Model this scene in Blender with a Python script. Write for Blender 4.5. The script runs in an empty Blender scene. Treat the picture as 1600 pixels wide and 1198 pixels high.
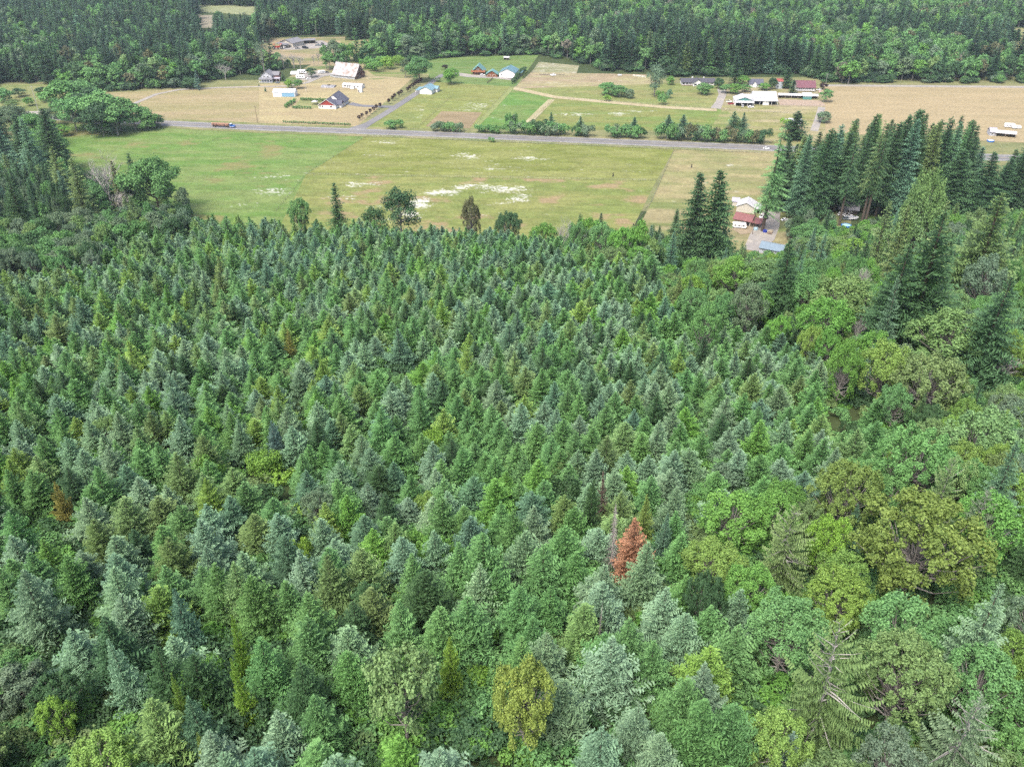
import bpy, math, random
import numpy as np
from mathutils import Vector, Matrix

# ------------------------------------------------------------------ camera, sky, sun, exposure
SC = bpy.context.scene
COL = SC.collection
CAMZ, PITCH, F = 180.0, math.radians(32.0), 1300.0
cam_data = bpy.data.cameras.new("camera")
cam_data.sensor_width = 36.0
cam_data.lens = 36.0 * F / 1600.0
cam_data.clip_start, cam_data.clip_end = 1.0, 30000.0
cam = bpy.data.objects.new("camera", cam_data)
cam.location = (0, 0, CAMZ)
cam.rotation_euler = (math.radians(90) - PITCH, 0, 0)
COL.objects.link(cam)
SC.camera = cam

SUN_EL, SUN_AZ = math.radians(58), math.radians(215)     # azimuth clockwise from +Y
world = bpy.data.worlds.new("World")
SC.world = world
world.use_nodes = True
wn = world.node_tree
bg = wn.nodes["Background"]
sky = wn.nodes.new("ShaderNodeTexSky")
sky.sky_type = 'NISHITA'
sky.sun_disc = False
sky.sun_elevation = SUN_EL
sky.sun_rotation = SUN_AZ
sky.air_density, sky.dust_density, sky.ozone_density = 1.0, 6.0, 1.0
wn.links.new(sky.outputs[0], bg.inputs[0])
bg.inputs[1].default_value = 0.15
sun_data = bpy.data.lights.new("sun", 'SUN')
sun_data.energy = 1.5
sun_data.angle = math.radians(14)
sun_data.color = (1.0, 0.98, 0.945)
sun = bpy.data.objects.new("sun", sun_data)
COL.objects.link(sun)
sd = Vector((math.sin(SUN_AZ) * math.cos(SUN_EL), math.cos(SUN_AZ) * math.cos(SUN_EL), math.sin(SUN_EL)))
sun.rotation_euler = sd.to_track_quat('Z', 'Y').to_euler()
SC.view_settings.view_transform = 'Standard'
SC.view_settings.look = 'None'
SC.view_settings.gamma = 1.0
SC.view_settings.exposure = 1.4
SC.view_settings.use_curve_mapping = False
SC.render.engine = 'CYCLES'
SC.cycles.use_denoising = False

# ------------------------------------------------------------------ places: photograph point <-> ground
CT, ST = math.cos(PITCH), math.sin(PITCH)
def ray(px, py):
    a, b = (px - 800.0) / F, (599.0 - py) / F
    return (a, CT + b * ST, -ST + b * CT)
def G(px, py, z=0.0):
    r = ray(px, py)
    t = (z - CAMZ) / r[2]
    return (r[0] * t, r[1] * t)
def proj(x, y, z):
    d = z - CAMZ
    dep = y * CT - d * ST
    return 800 + F * x / dep, 599 - F * (y * ST + d * CT) / dep, dep
def height_for(y, zb, pytop):
    t = (599.0 - pytop) / F
    return CAMZ + y * (t * CT - ST) / (CT + t * ST) - zb

def smooth(a, b, x):
    t = np.clip((x - a) / (b - a), 0, 1)
    return t * t * (3 - 2 * t)
def vhash(ix, iy, s):
    h = (ix.astype(np.int64) * 374761393 + iy.astype(np.int64) * 668265263 + s * 1442695041) & 0xffffffff
    h = ((h ^ (h >> 13)) * 1274126177) & 0xffffffff
    return ((h ^ (h >> 16)) & 0xffffff) / float(0xffffff)
def vnoise(x, y, s=0):
    x = np.asarray(x, float); y = np.asarray(y, float)
    ix, iy = np.floor(x), np.floor(y)
    fx, fy = x - ix, y - iy
    fx = fx * fx * (3 - 2 * fx); fy = fy * fy * (3 - 2 * fy)
    a, b = vhash(ix, iy, s), vhash(ix + 1, iy, s)
    c, d = vhash(ix, iy + 1, s), vhash(ix + 1, iy + 1, s)
    return (a * (1 - fx) + b * fx) * (1 - fy) + (c * (1 - fx) + d * fx) * fy
def fbm(x, y, s=0, o=4):
    r, a, n = 0, 1.0, 0
    for k in range(o):
        r = r + a * vnoise(x * 2 ** k, y * 2 ** k, s + 17 * k); n += a; a *= 0.55
    return r / n

def edge_y(x):
    return np.interp(x, [-300, -60, -10, 42, 71, 150, 400], [300, 300, 285, 255, 218, 203, 200])
def hill(x, y):
    x = np.asarray(x, float); y = np.asarray(y, float)
    ye = edge_y(x)
    a = 113.0 - 0.181 * np.maximum(y, -80)
    a = np.where(y > ye, 113.0 - 0.181 * ye - 0.48 * (y - ye), a)
    a = a + np.where(a > 12, 1, np.clip(a / 12, 0, 1)) * 5.0 * (fbm(x / 55, y / 55, 3, 3) - 0.5)
    return np.where(a > 8, a, np.where(a < -8, 0, (a + 8) ** 2 / 32))
def hz(x, y):
    return float(hill(x, y))
def march(px, py, h):
    """first point on the photograph ray that is h metres above the ground"""
    r = ray(px, py)
    t = 40.0
    while t < 900:
        x, y, z = r[0] * t, r[1] * t, CAMZ + r[2] * t
        if z <= hz(x, y) + h:
            break
        t += 1.0
    return x, y

# ------------------------------------------------------------------ object helpers
def tagp(o, label=None, cat=None, group=None, kind=None):
    if label: o['label'] = label
    if cat: o['category'] = cat
    if group: o['group'] = group
    if kind: o['kind'] = kind
    return o
def empty(name, loc, rz=0.0):
    o = bpy.data.objects.new(name, None)
    o.location = loc
    o.rotation_euler = (0, 0, rz)
    o.empty_display_size = 0.5
    COL.objects.link(o)
    return o
def link(name, me, parent=None):
    o = bpy.data.objects.new(name, me)
    COL.objects.link(o)
    if parent is not None:
        o.parent = parent
    return o
class MB:
    def __init__(s):
        s.v, s.f, s.m = [], [], []
    def quad(s, a, b, c, d, m=0):
        n = len(s.v); s.v += [a, b, c, d]; s.f.append((n, n + 1, n + 2, n + 3)); s.m.append(m)
    def poly(s, pts, m=0):
        n = len(s.v); s.v += list(pts); s.f.append(tuple(range(n, n + len(pts)))); s.m.append(m)
    def box(s, x0, y0, z0, x1, y1, z1, m=0):
        n = len(s.v)
        s.v += [(x0, y0, z0), (x1, y0, z0), (x1, y1, z0), (x0, y1, z0), (x0, y0, z1), (x1, y0, z1), (x1, y1, z1), (x0, y1, z1)]
        for f in ((0, 3, 2, 1), (4, 5, 6, 7), (0, 1, 5, 4), (1, 2, 6, 5), (2, 3, 7, 6), (3, 0, 4, 7)):
            s.f.append(tuple(n + i for i in f)); s.m.append(m)
        return s
    def prism(s, prof, y0, y1, m=0, axis='y'):
        """closed profile [(a, z)] swept along an axis"""
        n = len(s.v); k = len(prof)
        for yy in (y0, y1):
            for a, z in prof:
                s.v.append((a, yy, z) if axis == 'y' else (yy, a, z))
        s.f.append(tuple(range(n, n + k))); s.m.append(m)
        s.f.append(tuple(range(n + 2 * k - 1, n + k - 1, -1))); s.m.append(m)
        for i in range(k):
            j = (i + 1) % k
            s.f.append((n + i, n + k + i, n + k + j, n + j)); s.m.append(m)
        return s
    def tube(s, pts, rads, sides=6, m=0, cap=True):
        n = len(s.v)
        pts = [Vector(p) for p in pts]
        for i, p in enumerate(pts):
            d = (pts[min(i + 1, len(pts) - 1)] - pts[max(i - 1, 0)])
            d = d.normalized() if d.length > 1e-6 else Vector((0, 0, 1))
            u = d.cross(Vector((0, 0, 1)) if abs(d.z) < 0.9 else Vector((1, 0, 0))).normalized()
            w = d.cross(u)
            for k in range(sides):
                a = 2 * math.pi * k / sides
                s.v.append(tuple(p + (u * math.cos(a) + w * math.sin(a)) * rads[i]))
        for i in range(len(pts) - 1):
            for k in range(sides):
                k2 = (k + 1) % sides
                s.f.append((n + i * sides + k, n + i * sides + k2, n + (i + 1) * sides + k2, n + (i + 1) * sides + k)); s.m.append(m)
        if cap:
            s.f.append(tuple(n + (len(pts) - 1) * sides + k for k in range(sides))); s.m.append(m)
            s.f.append(tuple(n + k for k in reversed(range(sides)))); s.m.append(m)
        return s
    def mesh(s, name, mats):
        me = bpy.data.meshes.new(name)
        me.from_pydata(s.v, [], s.f)
        for m in (mats if isinstance(mats, (list, tuple)) else [mats]):
            me.materials.append(m)
        if max(s.m, default=0):
            me.polygons.foreach_set('material_index', s.m)
        me.update()
        return me
    def build(s, name, mats, parent=None):
        return link(name, s.mesh(name, mats), parent)

# ------------------------------------------------------------------ materials
def new_mat(name):
    m = bpy.data.materials.new(name); m.use_nodes = True
    nt = m.node_tree; nt.nodes.clear()
    return m, nt, nt.nodes, nt.links
MATS = {}
ALB = 0.66
def flat(name, c, rough=0.7, var=0.18, scale=1.5, metal=0.0, c2=None, amt=0.5, scale2=0.35, spec=0.3):
    """paint, metal, bark: base colour with wear from two noises"""
    if name in MATS: return MATS[name]
    k = 0.92 if min(c) > 0.6 else ALB
    c = tuple(k * q for q in c)
    c2 = tuple(k * q for q in c2) if c2 else None
    m, nt, N, L = new_mat(name)
    out = N.new('ShaderNodeOutputMaterial'); b = N.new('ShaderNodeBsdfPrincipled')
    tc = N.new('ShaderNodeTexCoord')
    n1 = N.new('ShaderNodeTexNoise'); n1.inputs['Scale'].default_value = scale; n1.inputs['Detail'].default_value = 5
    mr = N.new('ShaderNodeMapRange'); mr.inputs[1].default_value = 0.3; mr.inputs[2].default_value = 0.7
    mr.inputs[3].default_value = 1 - var; mr.inputs[4].default_value = 1 + var * 0.6
    mx = N.new('ShaderNodeMix'); mx.data_type = 'RGBA'; mx.blend_type = 'MULTIPLY'; mx.inputs[0].default_value = 1
    L.new(tc.outputs['Object'], n1.inputs['Vector']); L.new(n1.outputs[0], mr.inputs[0]); L.new(mr.outputs[0], mx.inputs[7])
    mx.inputs[6].default_value = (*c, 1)
    if c2 is not None:
        n2 = N.new('ShaderNodeTexNoise'); n2.inputs['Scale'].default_value = scale2; n2.inputs['Detail'].default_value = 6
        r2 = N.new('ShaderNodeMapRange'); r2.inputs[1].default_value = 0.62 - amt * 0.3; r2.inputs[2].default_value = 0.72 - amt * 0.2
        m2 = N.new('ShaderNodeMix'); m2.data_type = 'RGBA'
        m2.inputs[6].default_value = (*c, 1); m2.inputs[7].default_value = (*c2, 1)
        L.new(tc.outputs['Object'], n2.inputs['Vector']); L.new(n2.outputs[0], r2.inputs[0]); L.new(r2.outputs[0], m2.inputs[0]); L.new(m2.outputs[2], mx.inputs[6])
    L.new(mx.outputs[2], b.inputs['Base Color'])
    b.inputs['Roughness'].default_value = rough; b.inputs['Metallic'].default_value = metal
    b.inputs['Specular IOR Level'].default_value = spec
    L.new(b.outputs[0], out.inputs[0])
    MATS[name] = m
    return m
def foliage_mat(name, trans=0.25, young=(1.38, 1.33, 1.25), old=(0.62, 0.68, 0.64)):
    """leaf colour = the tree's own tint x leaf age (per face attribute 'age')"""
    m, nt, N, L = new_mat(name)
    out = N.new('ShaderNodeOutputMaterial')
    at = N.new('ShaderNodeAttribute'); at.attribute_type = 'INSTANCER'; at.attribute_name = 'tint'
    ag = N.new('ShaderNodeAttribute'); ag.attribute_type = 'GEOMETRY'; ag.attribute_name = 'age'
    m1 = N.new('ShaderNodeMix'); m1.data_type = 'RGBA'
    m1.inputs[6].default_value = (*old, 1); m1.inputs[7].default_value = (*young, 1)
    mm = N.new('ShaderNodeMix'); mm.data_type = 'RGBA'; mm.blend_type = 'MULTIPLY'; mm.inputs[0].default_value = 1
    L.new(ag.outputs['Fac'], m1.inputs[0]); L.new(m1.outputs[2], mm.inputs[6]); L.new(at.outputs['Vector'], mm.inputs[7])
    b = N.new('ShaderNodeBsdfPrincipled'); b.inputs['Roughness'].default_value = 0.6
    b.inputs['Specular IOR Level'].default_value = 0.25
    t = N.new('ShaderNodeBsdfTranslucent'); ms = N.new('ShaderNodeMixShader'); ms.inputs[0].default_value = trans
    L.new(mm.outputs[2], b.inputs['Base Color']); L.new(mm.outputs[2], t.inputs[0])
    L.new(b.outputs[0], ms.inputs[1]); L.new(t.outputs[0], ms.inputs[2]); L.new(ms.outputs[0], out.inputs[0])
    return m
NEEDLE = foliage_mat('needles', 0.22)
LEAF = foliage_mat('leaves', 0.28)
BARK = flat('bark', (0.11, 0.085, 0.065), 0.9, 0.3, 2.0)
BARK_GREY = flat('grey_bark', (0.3, 0.28, 0.26), 0.9, 0.25, 2.0)
BARK_PALE = flat('weathered_wood', (0.42, 0.4, 0.38), 0.9, 0.25, 2.0)

def ground_mat(name, ca, cb, cc=None, s1=0.02, s2=0.35, attr=False, bump=0.0):
    if ca is not None: ca, cb = [tuple(ALB * q for q in c) for c in (ca, cb)]
    m, nt, N, L = new_mat(name)
    out = N.new('ShaderNodeOutputMaterial'); b = N.new('ShaderNodeBsdfPrincipled')
    b.inputs['Roughness'].default_value = 0.95; b.inputs['Specular IOR Level'].default_value = 0.1
    g = N.new('ShaderNodeNewGeometry')
    n1 = N.new('ShaderNodeTexNoise'); n1.inputs['Scale'].default_value = s1; n1.inputs['Detail'].default_value = 8; n1.inputs['Roughness'].default_value = 0.6
    n2 = N.new('ShaderNodeTexNoise'); n2.inputs['Scale'].default_value = s2; n2.inputs['Detail'].default_value = 7; n2.inputs['Roughness'].default_value = 0.7
    L.new(g.outputs['Position'], n1.inputs['Vector']); L.new(g.outputs['Position'], n2.inputs['Vector'])
    r2 = N.new('ShaderNodeMapRange'); r2.inputs[1].default_value = 0.3; r2.inputs[2].default_value = 0.7; r2.inputs[3].default_value = 0.7; r2.inputs[4].default_value = 1.25
    L.new(n2.outputs[0], r2.inputs[0])
    mm = N.new('ShaderNodeMix'); mm.data_type = 'RGBA'; mm.blend_type = 'MULTIPLY'; mm.inputs[0].default_value = 1
    if attr:
        a = N.new('ShaderNodeAttribute'); a.attribute_name = 'col'
        L.new(a.outputs['Color'], mm.inputs[6])
    else:
        r1 = N.new('ShaderNodeMapRange'); r1.inputs[1].default_value = 0.38; r1.inputs[2].default_value = 0.62
        mc = N.new('ShaderNodeMix'); mc.data_type = 'RGBA'; mc.inputs[6].default_value = (*ca, 1); mc.inputs[7].default_value = (*cb, 1)
        L.new(n1.outputs[0], r1.inputs[0]); L.new(r1.outputs[0], mc.inputs[0]); L.new(mc.outputs[2], mm.inputs[6])
    L.new(r2.outputs[0], mm.inputs[7]); L.new(mm.outputs[2], b.inputs['Base Color']); L.new(b.outputs[0], out.inputs[0])
    return m
M_GROUND = ground_mat('forest_floor', (0.045, 0.07, 0.028), (0.07, 0.095, 0.036), s1=0.01, s2=0.3)
M_FIELD = ground_mat('field_soil_and_grass', None, None, s2=0.5, attr=True)
M_ASPHALT = flat('asphalt', (0.175, 0.172, 0.18), 0.85, 0.1, 0.15, c2=(0.21, 0.205, 0.205), amt=0.5, scale2=0.05)
M_GRAVEL = flat('gravel', (0.31, 0.29, 0.27), 0.95, 0.2, 0.4, c2=(0.36, 0.33, 0.28), amt=0.5, scale2=0.08)
M_DARKASPH = flat('new_asphalt', (0.17, 0.17, 0.185), 0.85, 0.1, 0.3)
M_LINE = flat('road_paint_white', (0.55, 0.55, 0.53), 0.7, 0.2, 0.5)
M_LINEY = flat('road_paint_yellow', (0.42, 0.34, 0.12), 0.7, 0.2, 0.5)

# ------------------------------------------------------------------ ground
def build_ground():
    def axis(lo, hi, step, far):
        a = list(np.arange(lo, hi + 0.1, step))
        s, p = step, hi
        while p < far: s *= 1.35; p += s; a.append(p)
        s, p = step, lo
        while p > -far: s *= 1.35; p -= s; a.insert(0, p)
        return np.array(a)
    xs, ys = axis(-330, 330, 5, 6000), axis(-60, 470, 5, 6000)
    X, Y = np.meshgrid(xs, ys)
    Z = hill(X, Y)
    nx, ny = len(xs), len(ys)
    v = np.stack([X.ravel(), Y.ravel(), Z.ravel()], 1)
    i = np.arange(nx * ny).reshape(ny, nx)
    f = np.stack([i[:-1, :-1].ravel(), i[:-1, 1:].ravel(), i[1:, 1:].ravel(), i[1:, :-1].ravel()], 1)
    me = bpy.data.meshes.new('ground')
    me.from_pydata(v.tolist(), [], f.tolist())
    me.materials.append(M_GROUND)
    me.polygons.foreach_set('use_smooth', [True] * len(f))
    o = link('ground', me); tagp(o, kind='structure')
build_ground()

def inside(poly, px, py):
    c = False; n = len(poly); j = n - 1
    for i in range(n):
        xi, yi = poly[i]; xj, yj = poly[j]
        if (yi > py) != (yj > py) and px < (xj - xi) * (py - yi) / (yj - yi) + xi:
            c = not c
        j = i
    return c

FZ = [0.02]
def field(name, q, ca, cb, step=2.0, daisies=(), dry=None, streak=(30, 8), seed=0, base_daisy=0.0, fine=0.5, jag=0.0):
    """a field: quad given by its four corners (TL, TR, BR, BL) in the photograph, colour carried by its own grass and flowers"""
    P = [np.array(G(*p)) for p in q]
    w = max(np.linalg.norm(P[1] - P[0]), np.linalg.norm(P[2] - P[3])); h = max(np.linalg.norm(P[3] - P[0]), np.linalg.norm(P[2] - P[1]))
    nx, ny = max(2, int(w / step)) + 1, max(2, int(h / step)) + 1
    U, V = np.meshgrid(np.linspace(0, 1, nx), np.linspace(0, 1, ny))
    XY = [(P[0][k] * (1 - U) + P[1][k] * U) * (1 - V) + (P[3][k] * (1 - U) + P[2][k] * U) * V for k in (0, 1)]
    X, Y = XY
    if jag:
        e = (vnoise(X / 9, Y / 9, seed) - 0.5) * jag
        Y = Y + e * ((V == 0) | (V == 1)); X = X + e * ((U == 0) | (U == 1))
    FZ[0] += 0.004
    Z = np.full_like(X, FZ[0])
    n1 = fbm(X / streak[0], Y / streak[1], 5 + seed, 4); n2 = fbm(X / 6, Y / 3.5, 9 + seed, 3)
    t = np.clip((n1 - 0.35) / 0.3, 0, 1)[..., None]
    c = np.array(ca) * (1 - t) + np.array(cb) * t
    c = c * (1 + fine * (n2[..., None] - 0.5))
    if dry is not None:
        d = np.clip((fbm(X / 22, Y / 14, 31 + seed, 4) - (1 - dry[1])) / 0.12, 0, 1)[..., None]
        c = c * (1 - d) + np.array(dry[0]) * d
    rows = vnoise(V * h / 2.2 + 0.3 * U, V * 0 + seed, 61)
    c = c * (1 + 0.13 * (rows[..., None] - 0.5))
    D = -Z + CAMZ
    dep = Y * CT + D * ST
    PX = 800 + F * X / dep; PY = 599 - F * (Y * ST - D * CT) / dep
    W = np.full_like(X, base_daisy)
    for cx, cy, rx, ry, s in daisies:
        W = np.maximum(W, s * np.exp(-(((PX - cx) / (1.25 * rx)) ** 2 + ((PY - cy) / ry) ** 2)))
    sp = 0.62 * fbm(X / 7 + Y / 9, Y / 2.6 - X / 40, 77 + seed, 4) + 0.38 * vhash(np.round(X / 1.1), np.round(Y / 1.1), 5)
    d = np.clip((sp - (1 - W * 0.76)) / 0.2, 0, 1)[..., None] * 0.78
    c = c * (1 - d) + np.array((0.62, 0.62, 0.57)) * d
    me = bpy.data.meshes.new(name)
    i = np.arange(nx * ny).reshape(ny, nx)
    f = np.stack([i[:-1, :-1].ravel(), i[1:, :-1].ravel(), i[1:, 1:].ravel(), i[:-1, 1:].ravel()], 1)
    me.from_pydata(np.stack([X.ravel(), Y.ravel(), Z.ravel()], 1).tolist(), [], f.tolist())
    a = me.color_attributes.new('col', 'FLOAT_COLOR', 'POINT')
    rgba = np.ones((nx * ny, 4)); rgba[:, :3] = c.reshape(-1, 3) * ALB
    a.data.foreach_set('color', rgba.ravel())
    me.materials.append(M_FIELD)
    o = link(name, me); tagp(o, kind='structure')
    return o
GREEN = (0.115, 0.205, 0.048); GREEN2 = (0.17, 0.23, 0.075); LIME = (0.10, 0.215, 0.045)
OLIVE = (0.168, 0.198, 0.05); OLIVE2 = (0.215, 0.232, 0.078)
TAN = (0.32, 0.265, 0.155); TAN2 = (0.265, 0.24, 0.12); PINK = (0.30, 0.245, 0.16); BROWN = (0.22, 0.175, 0.10)
# underlay north and south of the road
field('rough_meadow', [(-160, 128), (1760, 118), (1760, 330), (-160, 330)], (0.17, 0.19, 0.085), (0.23, 0.225, 0.11), step=6, seed=40)
field('green_meadow', [(20, 184), (572, 209), (440, 368), (20, 368)], GREEN, GREEN2, dry=((0.20, 0.20, 0.08), 0.36), seed=1, step=1.6,
      daisies=[(430, 300, 40, 12, 0.62), (390, 320, 30, 8, 0.6), (150, 215, 60, 4, 0.45), (430, 275, 60, 10, 0.5)], base_daisy=0.2)
field('daisy_meadow', [(573, 212), (1054, 233), (1025, 283), (478, 273)], OLIVE, OLIVE2, seed=2, step=0.95,
      daisies=[(600, 222, 40, 5, 0.62), (590, 240, 60, 8, 0.42), (730, 244, 32, 7, 0.78), (775, 262, 40, 7, 0.62), (700, 240, 40, 10, 0.5), (830, 247, 28, 9, 0.68), (820, 235, 40, 4, 0.6),
               (660, 262, 40, 8, 0.45), (690, 225, 60, 5, 0.35)], base_daisy=0.3)
field('lower_meadow', [(478, 273), (1025, 283), (965, 405), (430, 368)], (0.165, 0.205, 0.06), OLIVE2, seed=3, step=0.95, dry=((0.28, 0.22, 0.12), 0.38),
      daisies=[(555, 288, 45, 7, 0.7), (655, 318, 24, 14, 0.95), (640, 335, 20, 14, 0.95), (600, 325, 26, 6, 0.72), (690, 300, 34, 7, 0.95), (720, 294, 20, 5, 0.85), (745, 290, 26, 6, 0.8), (790, 296, 50, 9, 0.82), (810, 312, 24, 6, 0.8), (820, 305, 20, 8, 0.75), (780, 318, 18, 6, 0.7),
               (540, 310, 35, 12, 0.6), (860, 330, 30, 14, 0.4), (600, 345, 40, 10, 0.6), (960, 320, 8, 4, 0.4)], base_daisy=0.26)
field('dry_paddock', [(1054, 233), (1330, 243), (1330, 322), (1018, 316)], (0.30, 0.265, 0.14), (0.215, 0.225, 0.095), seed=4, daisies=[(1150, 258, 30, 6, 0.5), (1140, 300, 50, 10, 0.4)], base_daisy=0.25)
field('lower_paddock', [(1018, 316), (1330, 322), (1330, 400), (975, 400)], (0.165, 0.20, 0.07), (0.27, 0.24, 0.13), seed=5)
field('hay_field', [(155, 146), (405, 133), (405, 192), (222, 187)], TAN, TAN2, seed=6, streak=(60, 10), fine=0.25)
field('house_lot', [(405, 132), (648, 120), (556, 199), (405, 193)], TAN, (0.36, 0.31, 0.17), seed=7, streak=(50, 10), fine=0.25)
field('barn_yard', [(428, 134), (490, 99), (640, 98), (650, 121)], (0.33, 0.28, 0.17), (0.25, 0.235, 0.12), seed=8, dry=((0.14, 0.19, 0.07), 0.45))
field('bramble_meadow', [(566, 104), (680, 92), (668, 124), (585, 119)], (0.14, 0.20, 0.06), (0.24, 0.235, 0.11), seed=9)
field('house_lawn', [(470, 154), (512, 154), (500, 169), (458, 169)], (0.22, 0.24, 0.10), (0.26, 0.25, 0.12), seed=10)
field('west_paddock', [(648, 146), (712, 147), (655, 201), (562, 199)], (0.18, 0.22, 0.07), OLIVE2, seed=11, step=1.4,
      daisies=[(655, 170, 22, 6, 0.62), (665, 183, 22, 7, 0.58), (640, 190, 20, 5, 0.45)], base_daisy=0.33)
field('middle_paddock', [(676, 127), (799, 135), (740, 201), (655, 201)], (0.19, 0.225, 0.07), OLIVE2, seed=12, step=1.4,
      daisies=[(745, 166, 22, 9, 0.68), (725, 172, 40, 3, 0.6), (680, 190, 14, 8, 0.5), (770, 158, 16, 7, 0.5)], base_daisy=0.3)
field('bare_plot', [(690, 174), (753, 176), (734, 201), (665, 198)], BROWN, (0.27, 0.215, 0.13), seed=13, streak=(60, 8), fine=0.3)
field('east_paddock', [(800, 141), (866, 152), (822, 202), (744, 202)], (0.11, 0.215, 0.05), (0.15, 0.215, 0.065), seed=14, dry=((0.29, 0.225, 0.12), 0.3), daisies=[(775, 186, 22, 6, 0.5), (790, 165, 20, 8, 0.42)], base_daisy=0.25)
field('long_paddock', [(867, 154), (1128, 172), (1108, 205), (824, 203)], (0.155, 0.215, 0.06), (0.205, 0.22, 0.075), seed=15, step=1.4,
      daisies=[(900, 179, 45, 4, 0.68), (965, 178, 26, 6, 0.68), (1000, 174, 40, 4, 0.62), (835, 192, 14, 6, 0.6)], base_daisy=0.25)
field('road_paddock', [(1128, 172), (1250, 180), (1250, 208), (1108, 205)], (0.175, 0.22, 0.07), (0.26, 0.245, 0.12), seed=16)
field('green_pasture', [(660, 91), (842, 86), (806, 136), (674, 128)], (0.115, 0.19, 0.055), (0.15, 0.205, 0.07), seed=17)
field('stony_pasture', [(842, 97), (905, 103), (900, 117), (830, 114)], (0.28, 0.27, 0.17), (0.2, 0.22, 0.1), seed=18, step=1.5, base_daisy=0.5)
field('dry_pasture', [(830, 113), (1016, 117), (1030, 147), (802, 139)], PINK, (0.30, 0.28, 0.15), seed=19, base_daisy=0.36, daisies=[(860, 130, 40, 6, 0.5)])
field('middle_lawn', [(800, 139), (1135, 128), (1128, 172), (866, 154)], (0.185, 0.22, 0.075), (0.24, 0.24, 0.10), seed=20, base_daisy=0.2)
field('farm_lot', [(1128, 140), (1296, 134), (1300, 184), (1126, 172)], (0.31, 0.27, 0.17), (0.21, 0.215, 0.09), seed=21)
field('farm_pasture', [(1126, 165), (1300, 168), (1300, 225), (1200, 228)], (0.23, 0.235, 0.09), (0.31, 0.275, 0.16), seed=22)
field('mown_hay_field', [(1286, 133), (1770, 137), (1770, 232), (1290, 208)], TAN, (0.35, 0.285, 0.17), seed=23, streak=(90, 7), fine=0.2)
field('far_yard', [(400, 60), (540, 58), (532, 100), (396, 104)], (0.34, 0.27, 0.17), (0.19, 0.2, 0.09), seed=24)
field('far_clearing', [(532, 64), (586, 62), (588, 96), (532, 98)], (0.2, 0.22, 0.09), (0.28, 0.25, 0.13), seed=25)
field('far_hay_field', [(305, 7), (418, 11), (408, 25), (312, 19)], (0.26, 0.28, 0.16), (0.22, 0.25, 0.12), seed=26, step=8)
field('far_bare_field', [(308, 24), (338, 24), (338, 44), (308, 44)], (0.30, 0.27, 0.2), (0.27, 0.25, 0.18), seed=27, step=6)
field('far_east_field', [(1575, 44), (1700, 46), (1700, 84), (1575, 82)], (0.30, 0.30, 0.15), (0.34, 0.32, 0.16), seed=28, step=6)
field('scrub_clearing', [(-80, 132), (95, 132), (100, 205), (-80, 205)], (0.16, 0.2, 0.07), (0.22, 0.23, 0.1), seed=29, step=3)

def strip(name, pts, mat, z=0.0, width=None, pts2=None, kind='structure'):
    """a road or lane: either a centre line and width, or its two edges"""
    z = 0.15 + (z - 0.46) * 0.6
    if pts2 is None:
        C = [Vector(G(*p)) for p in pts]; A, B = [], []
        for i, p in enumerate(C):
            d = (C[min(i + 1, len(C) - 1)] - C[max(i - 1, 0)]).normalized()
            n = Vector((-d.y, d.x)) * (width if not isinstance(width, (list, tuple)) else width[i]) / 2
            A.append(p + n); B.append(p - n)
    else:
        A = [Vector(G(*p)) for p in pts]; B = [Vector(G(*p)) for p in pts2]
    m = MB()
    for i in range(len(A) - 1):
        k = 8
        for j in range(k):
            a0, a1 = A[i].lerp(A[i + 1], j / k), A[i].lerp(A[i + 1], (j + 1) / k)
            b0, b1 = B[i].lerp(B[i + 1], j / k), B[i].lerp(B[i + 1], (j + 1) / k)
            m.quad((*b0, z), (*b1, z), (*a1, z), (*a0, z))
    o = m.build(name, mat); tagp(o, kind=kind)
    return o
EN = [(-120, 170), (60, 179), (160, 184), (250, 188.3), (400, 195.6), (550, 201), (700, 206.6), (850, 213), (1000, 219), (1200, 227), (1800, 251)]
ES = [(-120, 178), (60, 187), (160, 192.5), (250, 196.8), (400, 204.4), (550, 209.8), (700, 215.4), (850, 222), (1000, 228.4), (1200, 236.4), (1800, 262)]
def shift(a, b, t): return [(p[0] * (1 - t) + q[0] * t, p[1] * (1 - t) + q[1] * t) for p, q in zip(a, b)]
strip('road_verge', [(p[0], p[1] - 3.2) for p in EN], ground_mat('verge_grass', (0.14, 0.18, 0.06), (0.27, 0.25, 0.13), s1=0.03), 0.46, pts2=[(p[0], p[1] + 3.2) for p in ES])
strip('road', EN, M_ASPHALT, 0.50, pts2=ES)
M_SHOULDER = flat('shoulder_gravel', (0.25, 0.245, 0.235), 0.95, 0.25, 0.5, c2=(0.2, 0.19, 0.15), amt=0.5, scale2=0.1)
strip('road_shoulder', shift(EN, ES, 0.0), M_SHOULDER, 0.511, pts2=shift(EN, ES, 0.11))
strip('road_shoulder', shift(EN, ES, 0.87), M_SHOULDER, 0.511, pts2=shift(EN, ES, 1.0))
strip('road_edge_line', shift(EN, ES, 0.14), M_LINE, 0.52, pts2=shift(EN, ES, 0.165))
strip('road_edge_line', shift(EN, ES, 0.835), M_LINE, 0.52, pts2=shift(EN, ES, 0.86))
strip('road_centre_line', shift(EN, ES, 0.49), M_LINEY, 0.52, pts2=shift(EN, ES, 0.51))
strip('driveway', [(553, 204), (575, 194), (605, 176), (640, 153.5), (664, 137), (690, 118), (704, 113)], M_ASPHALT, 0.505, width=[16, 7.5, 7, 7, 6.5, 6, 6])
strip('house_driveway', [(617, 167.5), (590, 166.8), (562, 165.5), (546, 162)], M_DARKASPH, 0.49, width=[8, 7, 7, 9])
strip('cabin_driveway', [(700, 114), (735, 119), (775, 121.5), (806, 124)], M_GRAVEL, 0.49, width=[10, 13, 9, 14])
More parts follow.
